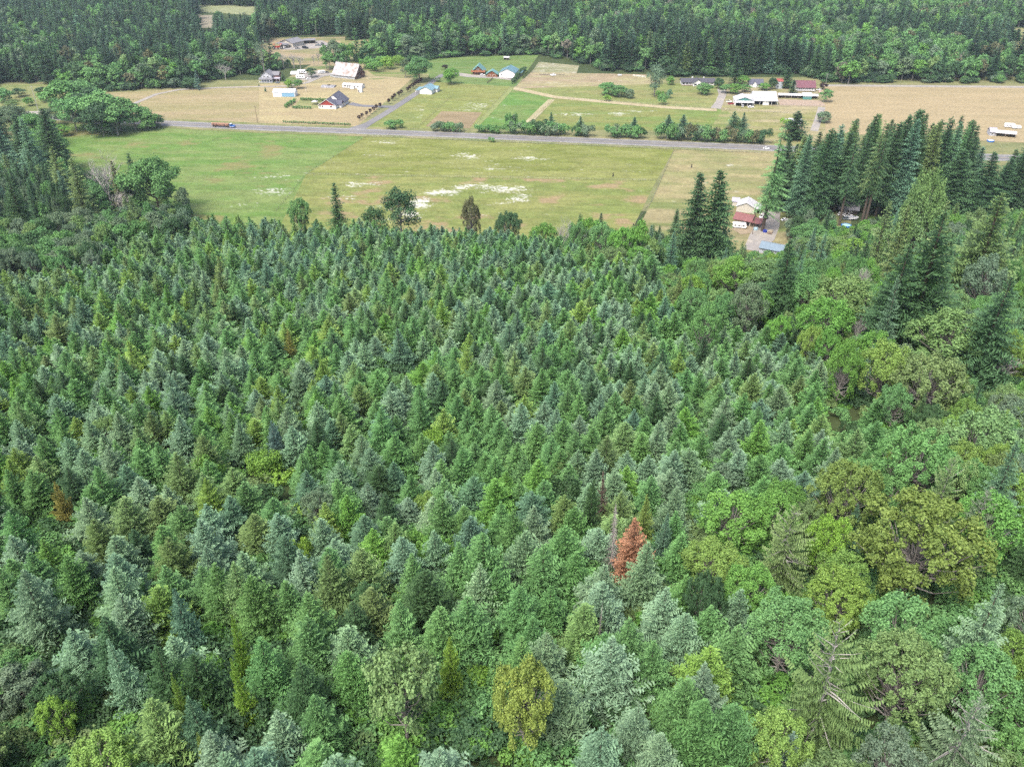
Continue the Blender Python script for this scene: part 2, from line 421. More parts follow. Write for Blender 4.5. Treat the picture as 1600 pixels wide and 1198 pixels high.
strip('gravel_lane', [(190, 172), (215, 160), (245, 147.5), (280, 140.5), (340, 137.5), (400, 136), (452, 135), (480, 129.5), (500, 120), (508, 114)], M_GRAVEL, 0.49, width=[5, 5, 5, 5, 4.5, 4.5, 4.5, 5, 7, 9])
strip('shop_yard', [(476, 126), (490, 118), (512, 113.5)], M_GRAVEL, 0.48, width=[16, 26, 30])
strip('stable_lane', [(1118, 170), (1124, 160), (1129, 148), (1127, 140)], M_GRAVEL, 0.49, width=[9, 7, 7, 8])
strip('hay_field_lane', [(1285, 134), (1400, 134.8), (1500, 135.6), (1800, 138)], M_GRAVEL, 0.49, width=[8] * 4)
strip('paddock_track', [(862, 156), (842, 175), (820, 197)], ground_mat('mown_track', (0.33, 0.3, 0.17), (0.4, 0.37, 0.24), s1=0.05), 0.49, width=[6] * 3)
strip('paddock_track', [(800, 137), (772, 168), (742, 199)], ground_mat('green_track', (0.2, 0.25, 0.09), (0.25, 0.27, 0.11), s1=0.05), 0.49, width=[5] * 3)
strip('paddock_track', [(800, 137.5), (866, 152), (950, 160), (1040, 168), (1120, 172.5)], ground_mat('pale_track', (0.36, 0.31, 0.19), (0.43, 0.38, 0.25), s1=0.05), 0.485, width=[9] * 5)
strip('corral', [(1216, 160), (1287, 162)], flat('corral_dirt', (0.36, 0.28, 0.21), 0.95, 0.2, 0.3), 0.487, width=[22] * 2)
strip('farm_yard', [(1216, 295), (1206, 330), (1200, 352), (1190, 372), (1176, 392)], M_GRAVEL, 0.495, width=[8, 10, 13, 14, 10])
strip('farm_yard_apron', [(1150, 362), (1176, 358), (1200, 352)], flat('yard_dirt', (0.3, 0.24, 0.16), 0.95, 0.2, 0.3), 0.49, width=[10, 12, 12])
strip('far_shop_yard', [(428, 76), (455, 74), (490, 70), (512, 68)], M_GRAVEL, 0.48, width=[14, 40, 50, 40])
strip('mobile_home_lane', [(1284, 168), (1279, 185), (1272, 205)], M_GRAVEL, 0.49, width=[6] * 3)
strip('scrub_lane', [(30, 178), (60, 178)], M_GRAVEL, 0.48, width=[16] * 2)

# ------------------------------------------------------------------ tree meshes
def fol_mesh(name, V, Fc, age, mi, mats):
    me = bpy.data.meshes.new(name)
    me.from_pydata(V, [], Fc)
    for m in mats: me.materials.append(m)
    a = me.attributes.new('age', 'FLOAT', 'FACE')
    a.data.foreach_set('value', age)
    if mi is not None: me.polygons.foreach_set('material_index', mi)
    me.update()
    return me

def gen_conifer(seed, H, R, base=0.06, dz=0.5, nb=7, p=0.85, el=(5, 50), droop=0.12, tip=0.10, twigw=0.42, seg=0.3, sub=2, gap=0.0, hang=0.0, bare=0.0, irr=0.15, mat=None, limbs=False, lv=(0.72, 1.12)):
    rng = random.Random(seed)
    V, Fc, A = [], [], []
    limb = MB()
    z = base * H; ang = rng.random() * 6
    lopL = [1 + irr * math.sin(k * 2.1 + seed) for k in range(8)]
    while z < H * 0.975:
        t = max(0.0, (z / H - base) / (1 - base))
        r = R * (1 - t) ** p * min(1.0, 0.62 + 3.2 * t)
        n = max(4, int(round(nb * (0.55 + 0.45 * (1 - t)))))
        for k in range(n):
            ang += 2.39996 + rng.uniform(-0.25, 0.25)
            if rng.random() < gap: continue
            L = max(0.25, r * rng.uniform(*lv) * lopL[int(ang * 1.27) % 8])
            e = math.radians(el[0] + (el[1] - el[0]) * t ** 1.3 + rng.uniform(-9, 9))
            ca, sa = math.cos(ang), math.sin(ang)
            z0 = z + rng.uniform(-0.5, 0.5) * dz
            dr = droop * rng.uniform(0.6, 1.4)
            def P(s):
                d = L * s * math.cos(e)
                return Vector((ca * d, sa * d, z0 + L * (s * math.sin(e) - dr * 3 * s * s + tip * 2.2 * s ** 3)))
            m = max(3, int(L / seg))
            bb = 0.0
            if limbs and rng.random() < 0.34:
                bb = rng.uniform(0.4, 0.8)
                limb.tube([P(0), P(0.35), P(0.7), P(1.0)], [0.03 * L ** 0.6 + 0.015, 0.028 * L ** 0.5, 0.02, 0.008], 3)
            q0 = P(0.08); tw0 = rng.uniform(-0.25, 0.25)
            for j in range(m):
                s0, s1 = (j + 0.25) / m, (j + 1.25) / m
                a, b = P(s0), P(min(s1, 1.02))
                ax = (b - a).normalized()
                side = Vector((-sa, ca, tw0))
                if s0 < max(bare, bb): continue
                wl = twigw * L * (1.05 - s0) * (0.5 + 1.2 * min(s0, 0.45)) + 0.1 * min(L, 1.6)
                # spine
                ag = 0.25 + 0.35 * s0 + rng.uniform(-0.15, 0.15)
                for sg in (-1, 1):
                    if rng.random() < 0.08: continue
                    d = (ax * rng.uniform(0.55, 0.95) + side * sg + Vector((0, 0, rng.uniform(-0.42, 0.18) - hang))).normalized()
                    l = wl * rng.uniform(0.7, 1.25)
                    wv = ax * (seg * rng.uniform(0.55, 0.85))
                    i0 = len(V)
                    tp = a + d * l
                    up = Vector((0, 0, 0.07 * l + 0.02))
                    V += [a - up, a + wv * 0.9 + up, a + d * l * 0.55 + wv * 0.75 + up * 0.3, tp]
                    Fc += [(i0, i0 + 1, i0 + 2), (i0, i0 + 2, i0 + 3)]
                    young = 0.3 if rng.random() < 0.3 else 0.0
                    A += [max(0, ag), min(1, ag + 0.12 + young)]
                    for q in range(sub):
                        f = rng.uniform(0.35, 0.85)
                        b0 = a + d * l * f
                        dd = (d * 0.8 + ax * rng.uniform(-0.6, 1.1) + Vector((0, 0, rng.uniform(-0.55, 0.55) - hang * 0.7))).normalized()
                        ll = l * rng.uniform(0.3, 0.55) + 0.06
                        pr = Vector((rng.uniform(-1, 1), rng.uniform(-1, 1), rng.uniform(-0.4, 0.4))) * seg * 0.3
                        i0 = len(V)
                        V += [b0 - pr, b0 + pr, b0 + dd * ll]
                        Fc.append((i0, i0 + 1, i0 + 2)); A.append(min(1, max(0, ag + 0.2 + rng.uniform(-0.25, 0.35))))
        z += dz * rng.uniform(0.8, 1.2) * (1.0 - 0.35 * t)
    # leader
    for k in range(5):
        a = rng.random() * 6.28; i0 = len(V)
        V += [(math.cos(a) * 0.05, math.sin(a) * 0.05, H * 0.955), (-math.cos(a) * 0.05, -math.sin(a) * 0.05, H * 0.955), (math.cos(a) * 0.12, math.sin(a) * 0.12, H * (0.99 + 0.01 * (k == 0)))]
        Fc.append((i0, i0 + 1, i0 + 2)); A.append(0.9)
    crown = ([tuple(v) for v in V], Fc, A)
    tr = MB()
    lean = 0.0
    tk = 0.55 if limbs else 1.0
    tr.tube([(0, 0, -0.6), (0, 0, H * 0.3), (0, 0, H * 0.7), (0, 0, H * 0.985)], [tk * (H * 0.013 + 0.03), tk * (H * 0.0105 + 0.02), tk * (H * 0.005 + 0.01), 0.012], 7)
    if limbs:
        n = len(tr.v)
        tr.v += [tuple(v) for v in limb.v]; tr.f += [tuple(i + n for i in f) for f in limb.f]; tr.m += limb.m
    return dict(H=H, R=R, crown=crown, trunk=(tr.v, tr.f), leaf=mat or NEEDLE, bark=BARK)

def gen_broad(seed, H, R, nl=26, lr=0.26, leaf=0.42, dens=1.0, base=0.18, top=0.0, spread=0.92, puffs=0, mat=None, bark=None, tall=1.0, thin=0.0, branches=True, multi=1, slim=1.0):
    """crown of leafy clumps carried on real limbs; leaves are small folded quads spread through each clump"""
    rng = random.Random(seed)
    V, Fc, A = [], [], []
    cz0, cz1 = H * base, H
    cen = Vector((0, 0, (cz0 + cz1) / 2)); rz = (cz1 - cz0) / 2
    lobes = []
    tries = 0
    while len(lobes) < nl and tries < nl * 60:
        tries += 1
        th = rng.random() * 6.283; u = rng.uniform(-0.75, 1.0)
        rr = rng.uniform(0.45, 0.86)
        w = math.sqrt(max(0, 1 - u * u))
        taper = 1.0 - top * max(0, u)
        if rng.random() < 0.48:
            q = math.sqrt(rng.random()); u = math.sqrt(max(0, 1 - q * q)); w, rr = q / 0.8 * 0.98, 0.8
            u = u * rng.uniform(0.75, 1.05)
        c = Vector((math.cos(th) * w * R * rr * taper * spread, math.sin(th) * w * R * rr * taper * spread, cen.z + u * rz * rr))
        r = lr * R * rng.uniform(0.7, 1.3)
        if all((c - d).length > 0.62 * (r + q) * 0.8 for d, q, _ in lobes):
            lobes.append((c, r, rng.uniform(-0.12, 0.12)))
    for c, r, tone in lobes:
        out = (c - Vector((0, 0, cz0 + (cz1 - cz0) * 0.3)))
        out = out.normalized() if out.length > 0.1 else Vector((0, 0, 1))
        n = int(dens * 12.6 * r * r / (leaf * leaf * 0.55))
        sx, sy, sz = slim * rng.uniform(0.8, 1.25), slim * rng.uniform(0.8, 1.25), rng.uniform(0.6, 0.9) * tall
        pu = []
        if puffs:
            for _ in range(int(puffs)):
                d = Vector((rng.gauss(0, 1), rng.gauss(0, 1), rng.gauss(0, 1))).normalized()
                pu.append((d + out * 0.35).normalized())
        for _ in range(n):
            d = Vector((rng.gauss(0, 1), rng.gauss(0, 1), rng.gauss(0, 1))).normalized()
            d = (d + out * 0.45).normalized()
            if d.z < -0.45 and rng.random() < 0.7: continue
            rad = r * (1.12 - 0.7 * rng.random() ** 1.3)
            if pu:
                best = max(pu, key=lambda q: q.dot(d)); k = best.dot(d)
                rad *= 0.75 + 0.42 * max(0, (k - 0.7) / 0.3)
                d = (d + best * 0.35).normalized()
            if rng.random() < thin: continue
            if rng.random() < 0.1: rad *= rng.uniform(1.1, 1.5)
            p = c + Vector((d.x * sx, d.y * sy, d.z * sz)) * rad
            nrm = (d + Vector((rng.gauss(0, 1), rng.gauss(0, 1), rng.gauss(0, 1) + 0.5)) * 0.5).normalized()
            t1 = nrm.cross(Vector((rng.gauss(0, 1), rng.gauss(0, 1), rng.gauss(0, 1)))).normalized(); t2 = nrm.cross(t1)
            s = leaf * rng.uniform(0.5, 1.1) * 0.6
            i0 = len(V); f = nrm * s * 0.35
            V += [p - t1 * s, p + t2 * s * 0.75 + f, p + t1 * s * 1.1, p - t2 * s * 0.75 + f]
            Fc.append((i0, i0 + 1, i0 + 2, i0 + 3))
            A.append(min(1, max(0, 0.45 + tone + rng.gauss(0, 0.2) + (0.12 if rng.random() < 0.2 else 0))))
    tr = MB()
    for q in range(multi):
        bx, by = (0, 0) if multi == 1 else (rng.uniform(-1, 1) * R * 0.25, rng.uniform(-1, 1) * R * 0.25)
        tr.tube([(bx, by, -0.6), (bx * 1.1, by * 1.1, H * base * 0.8), (bx * 1.3, by * 1.3, H * 0.55), (bx * 1.4, by * 1.4, H * 0.8)], [H * 0.02 + 0.04, H * 0.016 + 0.03, H * 0.009, 0.03], 7)
    if branches:
        for c, r, _ in lobes:
            z0 = max(H * base * 0.7, c.z * rng.uniform(0.45, 0.65))
            a = Vector((0, 0, z0)); mid = a.lerp(c, 0.55) + Vector((0, 0, -0.06 * H))
            tr.tube([a, mid, c], [H * 0.007 + 0.02, H * 0.004 + 0.015, 0.02], 4, cap=False)
    return dict(H=H, R=R, crown=([tuple(v) for v in V], Fc, A), trunk=(tr.v, tr.f), leaf=mat or LEAF, bark=bark or BARK_GREY)

def gen_bare(seed, H, R, levels=4, spread=0.75, thick=0.016, bark=None, n0=5):
    """leafless tree: limbs forking down to twigs"""
    rng = random.Random(seed); tr = MB()
    def grow(p, d, L, r, lv):
        q = p + d * L; mid = p.lerp(q, 0.5) + Vector((rng.uniform(-1, 1), rng.uniform(-1, 1), rng.uniform(-0.3, 0.6))) * L * 0.08
        tr.tube([p, mid, q], [r, r * 0.8, r * 0.6], 5 if lv > 1 else 3, cap=False)
        if lv <= 0: return
        for k in range(rng.choice((3, 4))):
            a = rng.random() * 6.283
            side = Vector((math.cos(a), math.sin(a), 0.15))
            nd = (d * 0.6 + side * spread * rng.uniform(0.7, 1.3) + Vector((0, 0, 0.1))).normalized()
            grow(p.lerp(q, rng.uniform(0.5, 1.0)), nd, L * rng.uniform(0.55, 0.75), r * 0.55, lv - 1)
    tr.tube([(0, 0, -0.5), (0, 0, H * 0.25)], [H * thick * 1.5, H * thick * 1.2], 7)
    for k in range(n0):
        a = k * 6.283 / n0 + rng.random(); s = R / H
        grow(Vector((0, 0, H * rng.uniform(0.18, 0.3))), Vector((math.cos(a) * s * 0.9, math.sin(a) * s * 0.9, 0.9)).normalized(), H * rng.uniform(0.26, 0.36), H * thick * 0.8, levels)
    return dict(H=H, R=R, crown=None, trunk=(tr.v, tr.f), leaf=LEAF, bark=bark or BARK_PALE)

def gen_snag(seed, H, R, bark=None, dz=0.42, nb=5):
    """dead conifer: bare drooping branches round a stem"""
    rng = random.Random(seed); tr = MB()
    tr.tube([(0, 0, -0.5), (0, 0, H * 0.5), (0.05, 0.02, H)], [H * 0.013 + 0.03, H * 0.009, 0.02], 7)
    z = H * 0.1; ang = 0
    while z < H * 0.96:
        t = z / H
        for k in range(nb):
            ang += 2.4 + rng.uniform(-0.3, 0.3); L = R * (1 - t) ** 0.75 * rng.uniform(0.6, 1.1)
            ca, sa = math.cos(ang), math.sin(ang)
            P = lambda s: Vector((ca * L * s, sa * L * s, z + L * (0.12 * s - 0.45 * s * s)))
            tr.tube([P(0), P(0.5), P(1)], [0.05, 0.035, 0.012], 3, cap=False)
            for j in range(4):
                s = 0.3 + 0.17 * j; a = P(s); sg = (-1) ** j
                d = Vector((ca * 0.6 - sa * sg, sa * 0.6 + ca * sg, -0.35)).normalized()
                tr.tube([a, a + d * L * 0.32 * (1.1 - s)], [0.022, 0.008], 3, cap=False)
        z += dz * rng.uniform(0.8, 1.2)
    return dict(H=H, R=R, crown=None, trunk=(tr.v, tr.f), leaf=NEEDLE, bark=bark or BARK_PALE)

def finish(name, d):
    """meshes of one kind of tree: crown, trunk, and both joined"""
    r = dict(H=d['H'], R=d['R'])
    tm = bpy.data.meshes.new(name + '_trunk'); tm.from_pydata([tuple(v) for v in d['trunk'][0]], [], d['trunk'][1]); tm.materials.append(d['bark'])
    r['trunk'] = tm
    if d['crown']:
        V, Fc, A = d['crown']
        r['crown'] = fol_mesh(name + '_crown', V, Fc, A, None, [d['leaf']])
    r['raw'] = d
    return r
def joined(name, r):
    d = r['raw']; V, Fc, A = d['crown'] if d['crown'] else ([], [], [])
    n = len(V)
    V2 = V + [tuple(v) for v in d['trunk'][0]]
    F2 = Fc + [tuple(i + n for i in f) for f in d['trunk'][1]]
    return fol_mesh(name, V2, F2, A + [0.5] * len(d['trunk'][1]), [0] * len(Fc) + [1] * len(d['trunk'][1]), [d['leaf'], d['bark']])

K = {}
def kind(key, lst): K[key] = [finish(key + str(i), d) for i, d in enumerate(lst)]
kind('young', [gen_conifer(10 + i, 10.0, [3.4, 3.6, 3.2, 3.7, 3.4, 3.3][i], base=0.03, dz=0.42, nb=9, p=[0.76, 0.84, 0.92, 0.68, 0.86, 0.78][i], el=(0, 48), droop=0.12, tip=0.17, seg=0.27, sub=3, irr=0.2, lv=(0.66, 1.16)) for i in range(6)])
kind('youngmid', [gen_conifer(30 + i, 10.0, [3.4, 3.5, 3.2, 3.6, 3.3][i], base=0.03, dz=0.52, nb=8, p=[0.7, 0.8, 0.86, 0.64, 0.76][i], el=(0, 50), droop=0.12, tip=0.16, seg=0.36, sub=2, irr=0.22, lv=(0.66, 1.16)) for i in range(5)])
kind('tall', [gen_conifer(50 + i, 45.0, [7.6, 8.2, 7.2, 8.4][i], base=[0.1, 0.07, 0.14, 0.05][i], dz=0.95, nb=10, p=[0.6, 0.68, 0.56, 0.72][i], el=(-12, 32), droop=0.12, tip=0.07, seg=0.75, sub=2, gap=0.06, hang=0.3, irr=0.24, twigw=0.5) for i in range(4)])
kind('tallbare', [gen_conifer(60 + i, 55.0, [6.0, 6.6][i], base=[0.42, 0.34][i], dz=1.3, nb=7, p=0.55, el=(-10, 40), droop=0.16, tip=0.06, seg=0.62, sub=2, gap=0.15, hang=0.35, irr=0.3) for i in range(2)])
kind('spindly', [gen_conifer(66, 60.0, 7.5, base=0.2, dz=1.7, nb=7, p=0.42, el=(-10, 30), droop=0.13, tip=0.05, seg=0.7, sub=2, gap=0.3, hang=0.45, irr=0.45, twigw=0.5)])
kind('bigfir', [gen_conifer(70 + i, 26.0, [5.4, 6.0, 5.0][i], base=0.1, dz=0.8, nb=8, p=[0.75, 0.8, 0.7][i], el=(-4, 45), droop=0.13, tip=0.1, seg=0.42, sub=2, gap=0.06, hang=0.2, irr=0.2) for i in range(3)])
kind('shaggy', [gen_conifer(80 + i, 15.0, [5.2, 4.8][i], base=0.06, dz=0.55, nb=10, p=0.72, el=(4, 42), droop=0.13, tip=0.14, seg=0.24, sub=3, gap=0.05, hang=1.0, bare=[0.06, 0.04][i], irr=0.35, twigw=0.24, limbs=True, lv=(0.55, 1.2)) for i in range(2)])
for r in K['shaggy']: r['trunk'].materials[0] = BARK_PALE
kind('cedar', [gen_conifer(85 + i, 28.0, 5.2, base=0.08, dz=0.85, nb=8, p=0.62, el=(10, 50), droop=0.18, tip=0.1, seg=0.5, sub=2, hang=0.8, irr=0.25, twigw=0.3) for i in range(2)])
kind('farfir', [gen_conifer(90 + i, 35.0, [5.4, 6.0, 5.0, 5.7][i], base=0.1, dz=1.7, nb=8, p=[0.6, 0.7, 0.55, 0.65][i], el=(-8, 35), droop=0.12, tip=0.08, seg=1.5, sub=0, irr=0.25, twigw=0.6) for i in range(4)])
kind('edgefir', [gen_conifer(95 + i, 36.0, [5.8, 6.4, 5.4][i], base=[0.05, 0.08, 0.14][i], dz=1.2, nb=9, p=[0.58, 0.65, 0.55][i], el=(-6, 40), droop=0.14, tip=0.08, seg=0.95, sub=1, irr=0.25, gap=0.04, hang=0.15, twigw=0.52) for i in range(3)])
kind('maple', [gen_broad(100 + i, [15, 14, 16][i], [7.0, 6.5, 6.8][i], nl=90, lr=0.15, leaf=0.32, dens=0.95, base=0.03, puffs=3, tall=1.6, slim=0.85) for i in range(3)])
kind('alder', [gen_broad(110 + i, [15, 16, 13][i], [4.8, 5.2, 4.4][i], nl=[70, 78, 62][i], lr=0.17, leaf=0.31, dens=0.95, base=0.03, tall=1.9, top=0.3, slim=0.8) for i in range(3)])
kind('bush', [gen_broad(120 + i, 5.0, [3.0, 3.4, 2.7][i], nl=12, lr=0.4, leaf=0.36, dens=0.9, base=0.0, branches=False, multi=3) for i in range(3)])
kind('broadmid', [gen_broad(130 + i, [16, 17, 14][i], [6.2, 5.4, 6.6][i], nl=[22, 20, 24][i], lr=0.32, leaf=0.75, dens=1.0, base=0.06, top=0.25) for i in range(3)])
kind('broadfar', [gen_broad(140 + i, [18, 20, 16][i], [6.2, 6.0, 6.6][i], nl=[14, 15, 13][i], lr=0.36, leaf=1.5, dens=1.1, base=0.04, top=0.25, branches=False) for i in range(3)])
kind('poplar', [gen_broad(150, 14, 1.5, nl=40, lr=0.55, leaf=0.5, dens=0.9, base=0.0, tall=2.2, top=0.7, branches=False)])
kind('roundtree', [gen_broad(155 + i, 16, 8.5, nl=34, lr=0.26, leaf=0.6, dens=1.1, base=0.08, bark=BARK) for i in range(2)])
kind('edgeround', [gen_broad(157 + i, 12, 3.6, nl=26, lr=0.28, leaf=0.5, dens=0.9, base=0.28, bark=BARK) for i in range(2)])
kind('shrub', [gen_broad(160 + i, 3.0, 2.0, nl=8, lr=0.45, leaf=0.42, dens=1.0, base=0.0, branches=False) for i in range(3)])
kind('small', [gen_broad(165, 4.2, 1.9, nl=9, lr=0.45, leaf=0.4, dens=1.0, base=0.3, bark=BARK)])
kind('arbor', [gen_broad(168, 2.0, 0.62, nl=8, lr=0.7, leaf=0.3, dens=0.9, base=0.0, tall=1.3, branches=False)])
kind('willow', [gen_broad(170, 16, 4.5, nl=24, lr=0.35, leaf=0.5, dens=0.65, base=0.05, tall=1.3)])
kind('candle', [gen_broad(175, 14, 5.2, nl=36, lr=0.2, leaf=0.42, dens=1.1, base=0.1, puffs=5, tall=1.5, top=0.3)])
kind('bare', [gen_bare(180 + i, 15, 5, levels=3) for i in range(3)])
kind('barepale', [gen_bare(190, 13, 5, levels=4, spread=0.6, thick=0.012)])
kind('thinleaf', [gen_broad(195 + i, 18, 4.4, nl=18, lr=0.28, leaf=0.7, dens=0.35, base=0.2) for i in range(2)])
kind('snag', [gen_snag(200, 12, 2.1, dz=0.3, nb=6, bark=BARK_GREY)])

TONES = {
 'silvery green': (0.165, 0.275, 0.167), 'blue-green': (0.108, 0.209, 0.132), 'mid-green': (0.112, 0.240, 0.084),
 'dark green': (0.054, 0.115, 0.050), 'yellow-green': (0.165, 0.281, 0.066), 'olive green': (0.132, 0.204, 0.077),
 'golden': (0.205, 0.275, 0.062),
 'far dark green': (0.040, 0.084, 0.045),
 'powder-blue': (0.135, 0.225, 0.205), 'bright green': (0.120, 0.262, 0.058), 'lime green': (0.160, 0.285, 0.050),
 'golden olive': (0.168, 0.240, 0.062), 'orange-brown': (0.200, 0.205, 0.052), 'rust red': (0.31, 0.17, 0.105),
 'brown': (0.150, 0.120, 0.090), 'purple-black': (0.035, 0.014, 0.022), 'grey-green': (0.124, 0.190, 0.118), 'pale green': (0.152, 0.255, 0.095),
 'reddish brown': (0.120, 0.125, 0.065), 'pinkish grey': (0.170, 0.165, 0.130),
}
def jitter(t, rng, a=0.12):
    b = 1 + rng.uniform(-a, a)
    return [t[0] * b * (1 + rng.uniform(-0.06, 0.06)), t[1] * b, t[2] * b * (1 + rng.uniform(-0.1, 0.1))]

TREES = []      # every tree that will be an object of its own: filled by heroes and by the scatter, built together below
HERO_XY = []    # (x, y, radius) kept clear by the scatter
PROTECT = []    # (x0, y0, x1, y1, depth): photograph windows that trees standing nearer than depth must leave open
def add_tree(key, x, y, z, h, w, tone, name, label=None, cat='tree', group=None, var=None, parts=True, lean=None, tint=None, rank=None):
    TREES.append(dict(key=key, x=x, y=y, z=z, h=h, w=w, tone=tone, name=name, label=label, cat=cat, group=group, var=var, parts=parts, lean=lean, tint=tint, rank=rank))
def at_base(key, px, pyb, wpx, pyt, tone, name, label, clear=0.45, **kw):
    """tree on the level ground: base pixel, crown width in pixels, top row"""
    x, y = G(px, pyb); dep = proj(x, y, 0)[2]
    h = height_for(y, 0, pyt)
    add_tree(key, x, y, hz(x, y) if y < 480 else 0.0, h, wpx * dep / F, tone, name, label, **kw)
    HERO_XY.append((x, y, wpx * dep / F * clear))
def at_top(key, px, pyt, wpx, h, tone, name, label, clear=0.42, guard=None, D=None, **kw):
    """tree on the hill: top pixel, crown width in pixels, height in metres"""
    if D is None:
        if key in ('young', 'youngmid'): h *= 0.8
        x, y = march(px, pyt, h)
    else:
        r = ray(px, pyt); x, y = r[0] * D / r[1], D
        h = CAMZ + r[2] * D / r[1] - hz(x, y)
    z = hz(x, y); dep = proj(x, y, z + h * 0.6)[2]
    add_tree(key, x, y, z, h, wpx * dep / F, tone, name, label, **kw)
    HERO_XY.append((x, y, wpx * dep / F * clear))
    if guard: PROTECT.append((*guard, y - 0.5))

# ---- single trees the photograph picks out, front to back
T = at_top
T('young', 998, 812, 92, 15, 'rust red', 'dead_fir', 'rust-red dead young fir standing out of the green plantation', guard=(966, 812, 1030, 892))
T('snag', 963, 792, 38, 13, 'brown', 'dead_fir', 'bare grey needleless fir skeleton just left of the rust-red dead fir', guard=(945, 795, 980, 870))
T('snag', 938, 945, 16, 10, 'brown', 'dead_fir', 'thin grey bare fir tip in the dark gap below the rust-red tree', parts=True)
T('youngmid', 946, 738, 30, 14, 'brown', 'dead_fir', 'thin brown dying fir with sparse needles behind the grey bare fir', clear=0.3)
T('young', 925, 752, 50, 15, 'dark green', 'young_fir', 'tall dark green fir just left of the grey bare fir', clear=0.4)
T('young', 1012, 772, 44, 13, 'golden olive', 'young_fir', 'golden-olive young fir right behind the rust-red dead fir')
T('young', 1040, 800, 42, 12, 'blue-green', 'young_fir', 'blue-green young fir just right of the rust-red dead fir')
T('young', 1012, 850, 95, 14, 'silvery green', 'young_fir', 'broad grey-green fir directly in front of the rust-red dead fir', clear=0.35)
T('alder', 820, 1042, 112, 13, 'golden', 'broadleaf_tree', 'dense golden-olive tree with a bare pale trunk at the bottom edge', guard=(768, 1045, 872, 1198), var=1)
T('candle', 622, 1018, 140, 14, 'pale green', 'candle_tree', 'broad tree with pale upright candle-like shoot tips near the bottom edge', guard=(575, 1025, 690, 1130))
T('young', 700, 996, 62, 12, 'lime green', 'young_fir', 'yellow-lime young fir right of the tree with candle-like shoots', guard=(678, 1000, 724, 1080))
T('young', 422, 660, 46, 12, 'powder-blue', 'young_fir', 'powder-blue spruce-like fir above the small bright bush in mid plantation', guard=(404, 665, 442, 712))
T('bush', 410, 712, 46, 5, 'lime green', 'bush', 'bright lime-green bush below the powder-blue fir', guard=(388, 715, 432, 745))
T('young', 82, 752, 46, 11, 'orange-brown', 'young_fir', 'orange-gold young fir near the left edge of the plantation', guard=(65, 758, 100, 805))
T('youngmid', 448, 515, 26, 11, 'orange-brown', 'young_fir', 'small orange-brown fir in the upper plantation left of centre', guard=(440, 518, 458, 550))
T('youngmid', 622, 515, 60, 13, 'blue-green', 'young_fir', 'large blue-green fir above the centre of the plantation', guard=(600, 520, 645, 580))
T('bush', 470, 845, 38, 5, 'lime green', 'bush', 'rounded lime bush among firs left of the middle')
T('young', 362, 960, 40, 13, 'lime green', 'young_fir', 'narrow lime-green fir, upper of two in the lower left', guard=(345, 965, 380, 1030))
T('young', 366, 1030, 42, 13, 'lime green', 'young_fir', 'narrow lime-green fir, lower of two in the lower left', guard=(348, 1035, 388, 1110))
T('young', 268, 1052, 40, 12, 'yellow-green', 'young_fir', 'yellow-green narrow fir in the bottom left quarter')
T('young', 175, 1000, 84, 14, 'silvery green', 'young_fir', 'broad silvery fir with layered fans in the bottom left corner', guard=(140, 1010, 215, 1090))
T('young', 272, 918, 72, 14, 'blue-green', 'young_fir', 'full blue-grey fir above the bottom left corner')
T('young', 30, 890, 110, 15, 'silvery green', 'young_fir', 'wide grey-green fir at the left edge near the bottom', guard=(0, 900, 80, 1000))
T('alder', 72, 1092, 60, 7, 'lime green', 'broadleaf_tree', 'bright lime broadleaf tree in the bottom left corner', guard=(42, 1095, 108, 1150))
T('alder', 150, 1165, 110, 8, 'yellow-green', 'broadleaf_tree', 'yellow-green broadleaf crown cut by the bottom edge at far left', guard=(110, 1165, 200, 1198))
T('young', 312, 1148, 40, 9, 'golden olive', 'young_fir', 'small golden-brown fir at the bottom edge, left')
T('young', 300, 1090, 90, 12, 'blue-green', 'young_fir', 'pale blue-green twin-topped fir at the bottom left')
T('shaggy', 1328, 968, 180, 19, 'olive green', 'shaggy_spruce', 'large olive spruce with bare white upswept limbs at the bottom right', guard=(1215, 975, 1365, 1170), var=0)
T('maple', 1432, 1000, 165, 14, 'pale green', 'maple_tree', 'rounded maple with pale yellow shoot tips right of the white-limbed spruce', guard=(1360, 1010, 1505, 1110))
T('shaggy', 1530, 1085, 170, 15, 'grey-green', 'shaggy_spruce', 'grey-green spruce with bare broken limbs in the bottom right corner', var=0)
T('young', 1240, 1140, 66, 10, 'powder-blue', 'young_fir', 'small powder-blue fir at the bottom edge under the white-limbed spruce', guard=(1215, 1140, 1265, 1198))
T('bigfir', 1568, 905, 130, 19, 'silvery green', 'big_fir', 'big silvery blue fir at the right edge near the bottom', guard=(1525, 915, 1600, 1020), var=1)
T('bigfir', 1592, 690, 90, 18, 'blue-green', 'big_fir', 'dark blue-green fir cut by the right edge at mid height')
T('maple', 1460, 785, 215, 17, 'golden olive', 'maple_tree', 'very wide golden-olive maple at the right of the wood', guard=(1365, 795, 1560, 960), var=0)
T('maple', 1335, 728, 118, 14, 'golden olive', 'maple_tree', 'rounded golden-olive maple at the edge of the fir plantation', guard=(1282, 733, 1388, 800), var=1)
T('shaggy', 1246, 788, 116, 15, 'olive green', 'shaggy_spruce', 'olive spruce with drooping sprays and pale limbs left of the wide maple', guard=(1200, 795, 1290, 885), var=1)
T('shaggy', 1492, 712, 90, 17, 'olive green', 'shaggy_spruce', 'olive spruce with ragged top behind the very wide maple', var=1, guard=(1460, 718, 1510, 780))
T('shaggy', 1545, 762, 90, 16, 'grey-green', 'shaggy_spruce', 'grey olive spruce with pale limbs right behind the very wide maple', var=0)
T('maple', 1315, 900, 120, 11, 'yellow-green', 'maple_tree', 'yellow-green maple below the olive spruce with drooping sprays', guard=(1260, 905, 1370, 965), var=2)
